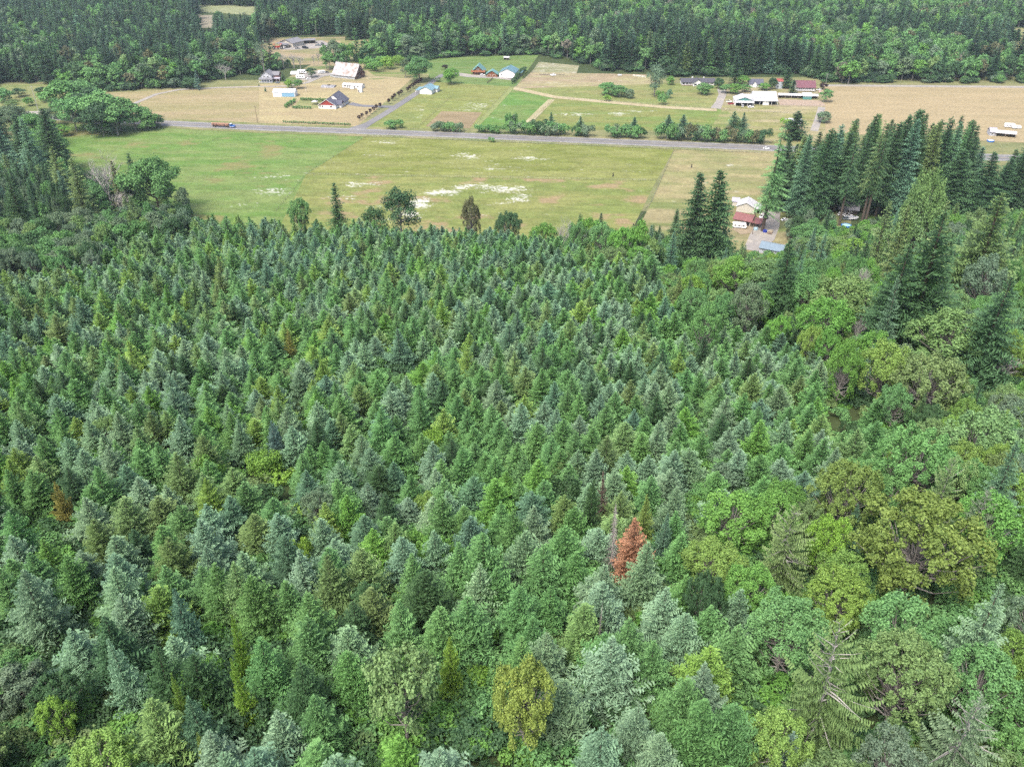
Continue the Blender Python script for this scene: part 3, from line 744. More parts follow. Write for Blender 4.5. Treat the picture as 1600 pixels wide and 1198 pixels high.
T('alder', 1150, 780, 120, 10, 'bright green', 'broadleaf_tree', 'bright green broadleaf crown right of the rust-red fir group', guard=(1105, 785, 1200, 850))
T('alder', 1215, 775, 80, 10, 'bright green', 'broadleaf_tree', 'bright green crown touching the olive drooping spruce on its left')
T('alder', 1120, 850, 110, 9, 'yellow-green', 'broadleaf_tree', 'yellow-green low crown in front of the bright green broadleaf')
T('alder', 1178, 885, 90, 10, 'bright green', 'broadleaf_tree', 'mid-size bright green crown left of the yellow-green maple')
T('alder', 1310, 805, 70, 12, 'lime green', 'broadleaf_tree', 'lime-green tree between the drooping spruce and the wide maple', guard=(1280, 808, 1330, 845))
T('young', 1342, 788, 50, 12, 'blue-green', 'young_fir', 'lone blue-green fir between two golden maples', guard=(1325, 792, 1362, 830))
T('alder', 1240, 940, 130, 13, 'mid-green', 'broadleaf_tree', 'smooth mid-green broadleaf crown above the white-limbed spruce', guard=(1190, 945, 1280, 1010))
T('alder', 1225, 1125, 110, 9, 'yellow-green', 'broadleaf_tree', 'yellow-green crown at the bottom edge left of the small powder-blue fir')
T('alder', 1425, 935, 130, 13, 'mid-green', 'broadleaf_tree', 'dark mid-green crown between the wide maple and the pale-tipped maple')
T('alder', 1560, 1020, 120, 13, 'mid-green', 'broadleaf_tree', 'leafy green crown below the big silvery fir at the right edge')
T('maple', 1445, 675, 135, 15, 'mid-green', 'maple_tree', 'rounded dark green maple behind the golden maples', guard=(1390, 680, 1500, 725))
T('alder', 1560, 775, 110, 14, 'bright green', 'broadleaf_tree', 'bright green crown at the right edge beside the wide maple')
T('alder', 1555, 640, 120, 14, 'pale green', 'broadleaf_tree', 'pale green spreading crown at the right edge above the ragged spruce')
T('maple', 1470, 555, 120, 15, 'olive green', 'maple_tree', 'olive-green crown with bare twigs, right wood, mid height', guard=(1420, 560, 1520, 620))
T('alder', 1500, 485, 130, 16, 'pale green', 'broadleaf_tree', 'pale green crown below the big dark right-hand firs', guard=(1440, 492, 1550, 545))
T('bare', 1575, 545, 60, 10, 'brown', 'bare_tree', 'fan of bare grey branches at the right edge', guard=(1553, 548, 1600, 595), var=1)
T('bare', 1348, 482, 30, 12, 'brown', 'bare_tree', 'bare pale branches poking out of the alders, right of the firs', guard=(1333, 484, 1362, 515), var=2)
T('bare', 1358, 400, 22, 16, 'brown', 'bare_tree', 'small bare pale top among the alders below the grove', guard=(1350, 402, 1368, 430), var=0)
T('young', 1340, 548, 72, 15, 'blue-green', 'young_fir', 'tall blue-grey fir at the right corner of the plantation', guard=(1318, 555, 1362, 630))
T('bigfir', 1240, 372, 100, 24, 'dark green', 'big_fir', 'dark green fir standing alone among pale alders below the blue roof', guard=(1215, 382, 1262, 470), var=0)
T('bigfir', 1410, 430, 50, 22, 'blue-green', 'big_fir', 'narrow blue-green fir in the dark gap of the right wood', guard=(1395, 440, 1425, 500), var=2)
T('cedar', 1388, 312, 62, 26, 'olive green', 'cedar_tree', 'olive-brown cedar just right of the trampoline clearing', guard=(1368, 330, 1405, 430), D=345, var=0)
T('cedar', 1420, 318, 56, 26, 'olive green', 'cedar_tree', 'olive-brown cedar, right one of the pair by the tall grove', D=335, var=1)
T('bigfir', 1480, 330, 185, 34, 'dark green', 'big_fir', 'broad dark fir towering over the right-hand wood', guard=(1440, 345, 1530, 470), var=1)
T('bigfir', 1418, 380, 115, 28, 'dark green', 'big_fir', 'dark fir left of the broadest right-hand fir', var=2)
T('bigfir', 1570, 300, 150, 34, 'olive green', 'big_fir', 'grey-olive old fir near the right edge under the grove', guard=(1530, 310, 1600, 400), var=0)
T('bigfir', 1575, 430, 150, 26, 'dark green', 'big_fir', 'dark leaning fir at the right edge, mid height', guard=(1540, 450, 1600, 520), var=1)
for i, (px, py, w, tn, d) in enumerate([(1200, 405, 80, 'pale green', 'left of the lone dark fir'), (1150, 400, 70, 'bright green', 'just below the red-roofed house'), (1300, 372, 80, 'pale green', 'under the grove gap'), (1270, 350, 60, 'mid-green', 'at the foot of the grove left side'),
        (1335, 375, 80, 'lime green', 'in front of the trampoline'), (1325, 430, 110, 'pale green', 'in the middle of the alder slope'), (1265, 425, 60, 'mid-green', 'right of the lone dark fir'), (1300, 465, 90, 'bright green', 'low on the alder slope'),
        (1395, 530, 80, 'yellow-green', 'left of the pale right-hand crown'), (1330, 530, 60, 'bright green', 'beside the blue-grey corner fir'), (1175, 440, 60, 'grey-green', 'at the upper plantation edge, right'), (1110, 470, 50, 'mid-green', 'at the plantation edge below the paired firs'),
        (1440, 290, 70, 'pale green', 'under the tall grove'), (1465, 250, 70, 'pale green', 'against the tall grove, upper'), (1555, 395, 70, 'grey-green', 'between two dark right-edge firs')]):
    T('alder', px, py, w, 16 if i < 12 else 20, tn, 'broadleaf_tree', tn + ' alder crown ' + d, D=340 if i in (12, 13) else None)
# plantation back edge
T('edgefir', 521, 283, 40, 22, 'dark green', 'edge_fir', 'narrow dark fir rising alone from the back edge of the plantation', D=305, guard=(510, 288, 532, 345))
T('willow', 622, 292, 54, 20, 'dark green', 'airy_tree', 'tall airy dark tree against the daisy field at the plantation edge', D=304, guard=(603, 300, 642, 345))
T('willow', 583, 322, 40, 12, 'dark green', 'airy_tree', 'smaller airy tree left of the tall airy one', D=316)
T('alder', 464, 306, 42, 14, 'mid-green', 'round_tree', 'small rounded green tree at the back edge of the plantation', D=303, guard=(448, 310, 480, 342))
T('alder', 736, 305, 34, 12, 'reddish brown', 'round_tree', 'dark brownish round tree at the plantation edge against the daisies', D=300, guard=(722, 308, 750, 330))
T('alder', 795, 326, 46, 10, 'dark green', 'round_tree', 'low dark broadleaf right of the brownish round tree', D=300)
T('barepale', 880, 340, 34, 8, 'brown', 'bare_tree', 'pale leafless bush at the back edge of the plantation', D=285, guard=(868, 342, 895, 355))
T('bare', 916, 348, 20, 8, 'brown', 'bare_tree', 'small grey leafless bush beside the pale one at the field edge', D=280)
for i, (px, py, w) in enumerate([(850, 345, 44), (905, 345, 40), (942, 345, 44), (975, 352, 50), (1000, 385, 40), (960, 385, 50), (925, 425, 60), (990, 425, 44)]):
    T('alder', px, py, w, 13, ['bright green', 'mid-green', 'mid-green', 'bright green', 'bright green', 'olive green', 'lime green', 'lime green'][i], 'broadleaf_tree',
      ['leftmost', 'second', 'third', 'rightmost'][i % 4] + (' upper' if i < 4 else ' lower') + ' green broadleaf of the clump where plantation meets paddock', D=[285, 278, 268, 258, 246, 248, 236, 232][i])
T('tall', 1096, 266, 96, 45, 'dark green', 'tall_fir', 'left tree of the dark fir pair beside the red-roofed house', D=352, guard=(1078, 285, 1118, 400), var=1)
T('tall', 1127, 263, 100, 45, 'dark green', 'tall_fir', 'right tree of the dark fir pair beside the red-roofed house', D=350, guard=(1108, 285, 1143, 400), var=0)
T('bigfir', 1052, 360, 40, 25, 'blue-green', 'big_fir', 'grey-blue pointed fir at the plantation corner by the paddock', D=290, guard=(1038, 375, 1066, 430), var=2)
T('roundtree', 230, 248, 88, 17, 'mid-green', 'round_tree', 'large rounded dark tree at the left corner of the green meadow', D=478, guard=(195, 258, 272, 310), var=0)
T('edgefir', 200, 238, 32, 20, 'dark green', 'edge_fir', 'narrow dark fir behind the large rounded tree, left', D=492)
T('barepale', 152, 238, 62, 22, 'brown', 'bare_tree', 'tall leafless grey tree beside the green meadow', D=485, guard=(128, 240, 175, 300))
T('bare', 178, 285, 40, 14, 'brown', 'bare_tree', 'brown leafless tree left of the large rounded tree', D=468, guard=(165, 290, 192, 320), var=0)
T('edgefir', 172, 250, 28, 20, 'reddish brown', 'dead_fir', 'browning fir between leafless trees on the left', D=480)
T('cedar', 78, 228, 60, 30, 'olive green', 'cedar_tree', 'brown-green drooping cedar on the left side', D=480, var=0)
T('cedar', 108, 245, 60, 26, 'olive green', 'cedar_tree', 'brown-green drooping cedar nearest the leafless tree', D=462, var=1)
T('tall', 60, 168, 62, 40, 'dark green', 'big_fir', 'tall dark fir at the left above the scrub clearing', D=545, var=0)
T('tall', 30, 180, 60, 40, 'blue-green', 'big_fir', 'tall blue-green fir near the left edge', D=520, var=3)
T('bigfir', 10, 268, 60, 25, 'dark green', 'big_fir', 'dark fir at the left edge above the plantation', D=330, var=1)
T('roundtree', 112, 330, 60, 10, 'grey-green', 'round_tree', 'low grey-green round crown at the upper left of the plantation', D=310)
T('youngmid', 200, 330, 40, 14, 'olive green', 'young_fir', 'olive-brown small fir at the upper left plantation edge', D=300)
# trees on the level land behind
B = at_base
for i, (px, pb, w, pt, tn) in enumerate([(110, 190, 46, 125, 'mid-green'), (136, 186, 44, 124, 'mid-green'), (150, 196, 40, 138, 'dark green'), (165, 205, 44, 142, 'mid-green'), (190, 205, 40, 150, 'mid-green'), (185, 212, 34, 165, 'mid-green'),
        (212, 203, 34, 160, 'mid-green'), (162, 213, 36, 160, 'dark green'), (232, 203, 30, 172, 'mid-green'), (244, 199, 24, 180, 'dark green'), (120, 205, 40, 150, 'mid-green'), (145, 208, 30, 168, 'dark green')]):
    B('broadmid', px, pb, w * 1.3, pt, tn, 'broadleaf_tree', ['tallest', 'second tallest', 'back middle', 'full front', 'middle', 'low front', 'right middle', 'front left', 'low right', 'rightmost smallest', 'back left', 'small front'][i] + ' ' + tn + ' tree of the clump where the road meets the meadow', clear=0.3)
B('roundtree', 656, 128, 38, 89, 'mid-green', 'round_tree', 'big rounded green tree beside the driveway behind the blue-roofed shed', var=1)
B('willow', 634, 122, 14, 90, 'grey-green', 'airy_tree', 'slim grey-green tree left of the big driveway tree')
B('roundtree', 705, 132, 26, 107, 'bright green', 'round_tree', 'rounded green tree right of the driveway before the log cabin', var=0)
B('small', 695.5, 109.5, 9.5, 102.5, 'purple-black', 'purple_tree', 'lone small purple-leaved tree behind the driveway bend')
B('shrub', 684, 128, 9, 122, 'grey-green', 'shrub', 'low grey shrub by the driveway beyond the blue-roofed shed')
B('broadmid', 487, 121.5, 18, 106, 'dark green', 'broadleaf_tree', 'dark round tree between the parked trailers')
B('farfir', 443, 127, 10, 112, 'dark green', 'yard_fir', 'dark columnar evergreen right of the grey farmhouse')
B('broadmid', 452, 138, 13, 124, 'lime green', 'broadleaf_tree', 'lime green round tree behind the blue and white shed', clear=0.3)
B('broadmid', 466, 139, 16, 124, 'mid-green', 'broadleaf_tree', 'mid-green round tree right behind the blue and white shed', clear=0.3)
B('youngmid', 415, 143.5, 5, 136, 'blue-green', 'yard_fir', 'tiny blue-green fir on the lawn left of the blue shed')
B('youngmid', 405, 135, 3.5, 131, 'blue-green', 'yard_fir', 'tiny fir in front of the grey farmhouse')
B('farfir', 311, 141, 13, 111, 'powder-blue', 'blue_spruce', 'blue spruce standing alone by the gravel lane')
B('broadmid', 300, 138, 30, 122, 'dark green', 'broadleaf_tree', 'low dark bush left of the blue spruce')
B('poplar', 792, 200, 6, 176, 'mid-green', 'poplar_tree', 'leftmost slim poplar of the row by the road', clear=0.1)
B('poplar', 797, 201, 6, 175, 'mid-green', 'poplar_tree', 'second slim poplar from the left by the road', clear=0.1)
B('poplar', 801.5, 200, 5, 178, 'grey-green', 'poplar_tree', 'short pale poplar in the middle of the row by the road', clear=0.1)
B('poplar', 806, 199, 6, 175, 'mid-green', 'poplar_tree', 'rightmost slim poplar of the row by the road', clear=0.1)
for px, pb, w, pt, d in [(861, 197, 12, 175, 'leftmost, behind the long roadside hedge'), (907, 200, 12, 181, 'second from left, above the short hedge'), (990, 202, 15, 182, 'in the middle, above the third hedge'),
        (1043, 202, 19, 179, 'left one of the close pair above the last hedge'), (1066.5, 202, 19, 179, 'right one of the close pair above the last hedge')]:
    B('youngmid', px, pb, w * 1.45, pt, 'blue-green', 'roadside_fir', 'small dark conical roadside fir, ' + d, var=1)
B('youngmid', 1144, 212, 36, 174, 'blue-green', 'roadside_fir', 'larger dark roadside fir, left one of the pair at the hedge end', clear=0.2, var=0)
B('youngmid', 1158, 210, 30, 175, 'blue-green', 'roadside_fir', 'larger dark roadside fir, right one of the pair at the hedge end', clear=0.2, var=2)
B('poplar', 1151, 212, 9, 184, 'olive green', 'poplar_tree', 'olive narrow tree squeezed between the paired roadside firs', clear=0.1)
B('willow', 1022, 151, 27, 99, 'grey-green', 'airy_tree', 'tall grey-green poplar-like tree standing alone in the pasture')
B('broadmid', 950, 149, 27, 128, 'mid-green', 'broadleaf_tree', 'larger round tree of the pair in the dry pasture')
B('broadmid', 967, 152, 24, 133, 'mid-green', 'broadleaf_tree', 'middle tree of the dark clump in the dry pasture')
B('broadmid', 983, 154, 16, 139, 'grey-green', 'broadleaf_tree', 'right grey tree of the clump in the dry pasture')
B('shrub', 949, 158.5, 12, 149, 'lime green', 'shrub', 'small bright lime bush in front of the pasture clump')
B('shrub', 1035, 164, 14, 148, 'mid-green', 'shrub', 'dark bush in front of the tall lone pasture tree')
B('shrub', 1045, 154, 10, 141, 'blue-green', 'shrub', 'blue-grey bush right of the tall lone pasture tree')
B('shrub', 1031, 155, 12, 143, 'bright green', 'shrub', 'bright green bush at the foot of the tall lone pasture tree')
B('broadmid', 1047, 133, 14, 119, 'bright green', 'broadleaf_tree', 'small round green tree left of the ranch house')
B('broadmid', 1099, 148, 26, 130, 'mid-green', 'broadleaf_tree', 'round dense tree in front of the ranch house')
B('broadmid', 1122, 139, 16, 122, 'dark green', 'broadleaf_tree', 'dark round shrub tree right of the ranch house')
B('edgefir', 1147, 132, 28, 85, 'dark green', 'yard_fir', 'broad dark spruce between the two dark-roofed houses')
B('broadmid', 1134, 146, 18, 132, 'mid-green', 'broadleaf_tree', 'leftmost green tree of the row behind the teal-gabled shop', clear=0.3)
B('broadmid', 1148, 147, 20, 130, 'bright green', 'broadleaf_tree', 'brightest green tree behind the teal-gabled shop', clear=0.3)
B('broadmid', 1163, 144, 18, 132, 'mid-green', 'broadleaf_tree', 'right tree of the row behind the teal-gabled shop', clear=0.3)
B('broadmid', 1160, 134, 20, 118, 'bright green', 'broadleaf_tree', 'green tree left of the second dark-roofed house')
B('broadmid', 1193, 141, 18, 130, 'bright green', 'broadleaf_tree', 'light green tree before the second dark-roofed house')
B('broadmid', 1206, 140, 14, 121, 'dark green', 'broadleaf_tree', 'dark tree left of the white narrow tower house')
B('edgefir', 1228, 138, 30, 105, 'dark green', 'yard_fir', 'big dark tree left of the red-roofed long house')
B('farfir', 1238, 146, 17, 124, 'dark green', 'yard_fir', 'rounded dark evergreen in front of the red-roofed long house')
B('small', 1286, 140, 12, 131, 'purple-black', 'purple_tree', 'purple-leaved round tree beside the utility pole on the right')
B('broadmid', 1290, 160, 19, 139, 'mid-green', 'broadleaf_tree', 'round green tree below the purple-leaved tree')
B('broadmid', 1286, 192, 22, 174, 'grey-green', 'broadleaf_tree', 'grey-green round tree at the corner of the hay field')
B('shrub', 1227, 200, 17, 186, 'lime green', 'shrub', 'lime green bush in front of the white mobile home')
B('edgefir', 1240, 218, 50, 174, 'dark green', 'yard_fir', 'broad dark spruce covering the right end of the white mobile home')
B('shrub', 768, 222.5, 9, 215, 'mid-green', 'shrub', 'lone round bush on the south verge of the road')
B('shrub', 1287, 152, 0.1, 151, 'mid-green', 'shrub', 'x') if False else None
B('broadfar', 1325, 132, 34, 96, 'bright green', 'broadleaf_tree', 'bright spreading tree with a pale trunk at the top edge of the hay field')
B('broadfar', 1315, 130, 22, 98, 'pinkish grey', 'broadleaf_tree', 'pinkish half-bare tree touching the bright spreading one')
for i, (px, pb, w, pt, tn) in enumerate([(570, 108, 20, 92, 'bright green'), (588, 112, 22, 96, 'bright green'), (606, 108, 22, 90, 'lime green'), (622, 102, 20, 88, 'lime green'), (578, 105, 18, 90, 'mid-green'), (597, 103, 20, 88, 'bright green')]):
    B('shrub', px, pb, w, pt, tn, 'shrub', ['leftmost', 'third from left', 'fifth from left', 'rightmost', 'second from left', 'fourth from left'][i] + ' bush of the bright thicket behind the old barn', clear=0.25)
for i, (px, pb, w, pt, key) in enumerate([(414, 118, 20, 62, 'thinleaf'), (433, 106, 14, 78, 'bare'), (444, 108, 18, 80, 'bare'), (460, 107, 18, 80, 'bare'), (470, 110, 16, 82, 'bare'), (491, 104, 8, 80, 'bare'), (498, 102, 8, 78, 'bare'), (353, 125, 26, 98, 'barepale'), (329, 118, 18, 84, 'barepale'), (404, 112, 14, 64, 'thinleaf')]):
    B(key, px, pb, w, pt, 'grey-green', 'thin_tree', ['tall thin-leaved', 'leftmost bare', 'second bare', 'third bare', 'fourth bare', 'slim bare', 'slimmest bare', 'pale grey leafless', 'small pale leafless', 'left thin-leaved'][i] + ' tree of the sparse row in front of the far farmyard' if i not in (7, 8) else ['pale grey leafless tree before the wood left of the farmhouse', 'small pale leafless tree in the wood edge left of the farmhouse'][i - 7], clear=0.2)
for i, (px, pb, w, pt) in enumerate([(510, 108, 18, 70), (524, 108, 26, 62), (538, 108, 22, 66), (516, 110, 20, 80), (531, 110, 18, 80)]):
    B('broadmid', px, pb, w, pt, 'mid-green' if i != 1 else 'grey-green', 'broadleaf_tree', ['left tall', 'tallest', 'right tall', 'left low', 'right low'][i] + ' tree of the dark clump left of the old barn', clear=0.25)
for i, (px, pb, w, pt, tn) in enumerate([(8, 160, 26, 138, 'mid-green'), (30, 152, 20, 138, 'dark green'), (46, 166, 16, 152, 'bright green'), (72, 160, 22, 143, 'bright green'), (88, 172, 22, 152, 'mid-green'), (84, 198, 30, 168, 'grey-green'), (75, 212, 34, 186, 'mid-green'), (22, 172, 22, 156, 'olive green'),
        (98, 213, 24, 195, 'bright green'), (38, 196, 26, 176, 'dark green'), (66, 148, 18, 136, 'dark green')]):
    B('broadmid', px, pb, w, pt, tn, 'broadleaf_tree', tn + ' scrub tree ' + ['at the very left edge', 'at the back left', 'beside the pale pole', 'right of the pale pole', 'against the road-corner clump', 'with twiggy crown by the lane', 'nearest the meadow corner', 'in the left middle', 'lowest, at the meadow corner', 'in front of the lane', 'behind the pale pole'][i] + ' in the scrub clearing', clear=0.3)
for i, (key, px, pb, w, pt, tn, d) in enumerate([('tall', 2, 236, 56, 150, 'dark green', 'dark fir at the very left edge above the meadow level'), ('tall', 48, 262, 60, 176, 'dark green', 'dark fir left of the drooping cedars'),
        ('tall', 22, 286, 64, 196, 'blue-green', 'blue-green fir low in the left edge group'), ('roundtree', 84, 268, 58, 205, 'mid-green', 'round leafy tree behind the drooping cedars'), ('roundtree', 128, 312, 48, 262, 'dark green', 'round dark tree below the tall leafless tree'),
        ('roundtree', 60, 232, 50, 178, 'mid-green', 'round tree at the left corner of the meadow'), ('roundtree', 24, 214, 50, 166, 'grey-green', 'grey-green round tree in front of the left lane'),
        ('roundtree', 155, 330, 50, 285, 'mid-green', 'round leafy tree at the foot of the brown leafless tree'),
        ('tall', 1478, 338, 74, 232, 'dark green', 'dark fir low at the right end of the grove'), ('tall', 1524, 342, 70, 236, 'dark green', 'dark fir between the grove and the right edge'), ('tall', 1597, 335, 76, 190, 'dark green', 'tall dark fir cut by the right edge beside the trailers')]):
    B(key, px, pb, w, pt, tn, 'tall_fir' if key == 'tall' else 'round_tree', d, clear=0.3)
# rows and hedges
def ordinal(i, n):
    if n == 1: return 'only'
    if i == 0: return 'first'
    if i == n - 1: return 'last'
    return ['second', 'third', 'fourth', 'fifth', 'sixth', 'seventh', 'eighth', 'ninth', 'tenth', 'eleventh', 'twelfth', 'thirteenth', 'fourteenth', 'fifteenth', 'sixteenth', 'seventeenth', 'eighteenth',
            'nineteenth', 'twentieth', 'twenty-first', 'twenty-second', 'twenty-third', 'twenty-fourth', 'twenty-fifth', 'twenty-sixth', 'twenty-seventh', 'twenty-eighth', 'twenty-ninth', 'thirtieth',
            'thirty-first', 'thirty-second', 'thirty-third', 'thirty-fourth', 'thirty-fifth', 'thirty-sixth', 'thirty-seventh', 'thirty-eighth'][i - 1]
PUR = [(561.5, 189), (566, 185.5), (573.5, 182.5), (578.6, 178.5), (584, 175.5), (589, 172), (593.8, 169.5), (608, 163), (613.5, 158), (617.5, 154.8), (623, 151.8), (627.6, 149), (636.7, 144.5), (640.6, 142), (644.5, 139), (649, 136.5), (653, 133.5), (658, 130)]
for i, (px, pb) in enumerate(PUR):
    B('small', px, pb, 5.4, pb - 8.0, 'purple-black', 'purple_tree', ordinal(i, len(PUR)) + ' purple-leaved tree from the road in the driveway row', cat='tree', group='purple-leaved trees along the driveway', parts=True)
def hedge(key, pts, n, w, h, tone, name, what, group, rng=random.Random(7)):
    P = [pts[0]]
    for i in range(n):
        t = (i + 0.5) / n * (len(pts) - 1); k = min(int(t), len(pts) - 2); f = t - k
        px, py = pts[k][0] * (1 - f) + pts[k + 1][0] * f, pts[k][1] * (1 - f) + pts[k + 1][1] * f
        s = rng.uniform(0.8, 1.08)
        k1, k2 = (1.4, 1.22) if key == 'shrub' else (0.78, 1.0)
        at_base(key, px, py + rng.uniform(-0.5, 0.5), w * s * k1, py - h * k2 * rng.uniform(0.85, 1.12), tone if isinstance(tone, str) else rng.choice(tone), name, ordinal(i, n) + ' ' + what, clear=0.2, cat='shrub', group=group)
hedge('arbor', [(442, 192), (549, 196.5)], 34, 3.3, 3.6, 'mid-green', 'arborvitae', 'arborvitae from the left in the row along the road', 'arborvitae along the road')
hedge('arbor', [(446, 169.5), (462, 159)], 9, 5.5, 6, 'mid-green', 'arborvitae', 'arborvitae from the front in the slanting lawn hedge', 'arborvitae in the slanting lawn hedge')
hedge('arbor', [(456, 170), (468, 170.2), (487, 170.8)], 9, 4, 5, 'mid-green', 'arborvitae', 'arborvitae from the left on the front edge of the lawn', 'arborvitae on the front edge of the lawn')
hedge('arbor', [(469, 157), (511, 159)], 14, 3.6, 4.6, 'mid-green', 'arborvitae', 'arborvitae from the left on the back edge of the lawn', 'arborvitae on the back edge of the lawn')
hedge('arbor', [(801, 132), (810, 122), (821, 111)], 10, 6.2, 9, 'dark green', 'arborvitae', 'tall arborvitae from the front beside the teal-roofed shop', 'tall arborvitae beside the teal-roofed shop')
MIX = ['mid-green', 'dark green', 'mid-green', 'grey-green', 'reddish brown']
hedge('shrub', [(607, 201), (628, 201)], 3, 12, 10, ['mid-green'], 'shrub', 'round bush from the left in the little clump by the driveway mouth', 'bushes by the driveway mouth')
hedge('shrub', [(677, 205), (722, 206.5)], 6, 12, 11, ['mid-green', 'grey-green'], 'shrub', 'bush from the left in the hedge below the bare plot', 'hedge below the bare plot')
hedge('shrub', [(745, 207), (786, 209.5)], 5, 10, 10, ['mid-green'], 'shrub', 'bush from the left between the bare plot and the poplars', 'bushes left of the poplars')
hedge('shrub', [(794, 209), (882, 212)], 11, 15, 16, MIX[:4], 'shrub', 'bush from the left in the long hedge under the poplars', 'long hedge under the poplars')
hedge('shrub', [(898, 213), (922, 214)], 4, 12, 13, MIX[:4], 'shrub', 'bush from the left in the short hedge', 'short hedge east of the poplars')
hedge('shrub', [(950, 215), (1004, 217)], 7, 14, 15, MIX, 'shrub', 'bush from the left in the third hedge', 'third hedge along the road')
hedge('shrub', [(1028, 217.5), (1198, 225)], 20, 16, 17, MIX, 'shrub', 'bush from the left in the last long hedge', 'last long hedge along the road')

# ------------------------------------------------------------------ scatter of the woods
HX = np.array([h[:3] for h in HERO_XY])
def hero_free(x, y, r):
    return not np.any((HX[:, 0] - x) ** 2 + (HX[:, 1] - y) ** 2 < (HX[:, 2] + r) ** 2)
# windows that stay open: buildings and yards seen past trees (x0, y0, x1, y1, depth)
PROTECT += [(1143, 302, 1232, 392, 440), (1303, 312, 1343, 358, 480), (424, 57, 531, 84, 900), (440, 84, 528, 96, 860), (536, 66, 578, 90, 900), (318, 12, 396, 18, 1300), (313, 28, 331, 39, 1150),
            (1583, 50, 1640, 80, 960), (26, 27, 34, 33, 1150), (52, 172, 64, 180, 560), (1540, 195, 1600, 224, 520), (1215, 195, 1300, 200, 400), (1185, 225, 1206, 240, 500), (50, 130, 64, 178, 560)]
def open_window(tx, ty, bx, by, w, y):
    for x0, y0, x1, y1, dep in PROTECT:
        if y >= dep or by < y0 or ty > y1 or max(tx, bx) + w / 2 < x0 or min(tx, bx) - w / 2 > x1: continue
        for k in range(9):
            t = k / 8
            cx, cy = tx + (bx - tx) * t, ty + (by - ty) * t
            hw = w / 2 * min(1, 0.15 + t * 1.2) * 0.85
            if y0 <= cy <= y1 and cx + hw > x0 and cx - hw < x1: return False
    return True
def seen(x, y, z, h, mx=90, my=60):
    tx, ty, d = proj(x, y, z + h)
    if d < 5: return None
    bx, by, d2 = proj(x, y, z)
    if tx < -mx or tx > 1600 + mx or ty > 1198 + my or by < -25: return None
    return tx, ty, bx, by, d
def pick(rng, d):
    r = rng.random() * sum(d.values())
    for k, v in d.items():
        r -= v
        if r <= 0: return k
    return k

RIGHT = [(1040, 445), (1150, 470), (1240, 500), (1330, 535), (1385, 600), (1405, 650), (1360, 700), (1290, 725), (1180, 755), (1085, 785), (1075, 850), (1120, 905), (1190, 900), (1215, 960), (1195, 1040), (1180, 1260), (1750, 1260), (1750, 240), (1240, 340), (1150, 390), (1040, 400)]
LOWLEFT = [(-100, 985), (60, 1000), (110, 985), (150, 1060), (260, 1110), (330, 1165), (360, 1260), (-100, 1260)]
SC_Y, SC_T, SC_B, FAR_T, FAR_B = [], [], [], [], []

def scatter_plantation():
    rng = random.Random(42)
    sp = 4.75
    ca, sa = math.cos(0.35), math.sin(0.35)
    for i in range(-85, 110):
        for j in range(-58, 90):
            u, v = i * sp + rng.uniform(-1.5, 1.5), j * sp * 1.02 + rng.uniform(-1.5, 1.5)
            x, y = u * ca - v * sa, u * sa + v * ca
            if y < 24 or y > float(edge_y(x)) + 8: continue
            if abs(x) > 60 + y * 0.8: continue
            z = hz(x, y)
            n = float(vnoise(x / 18, y / 18, 8)); n2 = float(fbm(x / 60, y / 60, 12, 2))
            h = rng.uniform(7.6, 10.6) + 2.4 * (n - 0.5) + (1.0 if rng.random() < 0.1 else 0)
            s = seen(x, y, z, h)
            if not s: continue
            tx, ty, bx, by, d = s
            if inside(RIGHT, tx, ty): continue
            if inside(LOWLEFT, tx, ty) and rng.random() < 0.72: continue
            ul = tx < 290 and ty < 400 and (ty < 350 or tx < 150)
            if ul and rng.random() < 0.6: continue
            if rng.random() < 0.045: continue
            if not hero_free(x, y, 1.0): continue
            w = rng.uniform(6.6, 8.6) * (0.7 + 0.3 * h / 9.0)
            h *= float(np.interp(ty, [350, 700], [0.82, 0.95]))
            if not open_window(tx, ty, bx, by, w * F / d, y): continue
            left = max(0.0, 1 - tx / 750.0)
            low = max(0.0, (ty - 850) / 350.0)
            up = max(0.0, (620 - ty) / 300.0)
            P = {'silvery green': 3.2 + 1.2 * left + 1.6 * low, 'blue-green': 0.8 + 1.4 * up * (1 - left) + (n2 - 0.5) * 3, 'mid-green': 3.8 + 1.6 * (1 - left), 'bright green': 0.5, 'dark green': 0.7 + 1.3 * up,
                 'yellow-green': 0.5 + 1.3 * low + 0.3 * left, 'olive green': 0.25 + 1.2 * left, 'powder-blue': 0.03, 'pale green': 0.7 + left}
            tone = pick(rng, {k: max(0.01, q) for k, q in P.items()})
            SC_Y.append(dict(x=x, y=y, z=z, h=h, w=w, tone=tone, tx=tx, ty=ty, d=d, rot=rng.random() * 6.28))
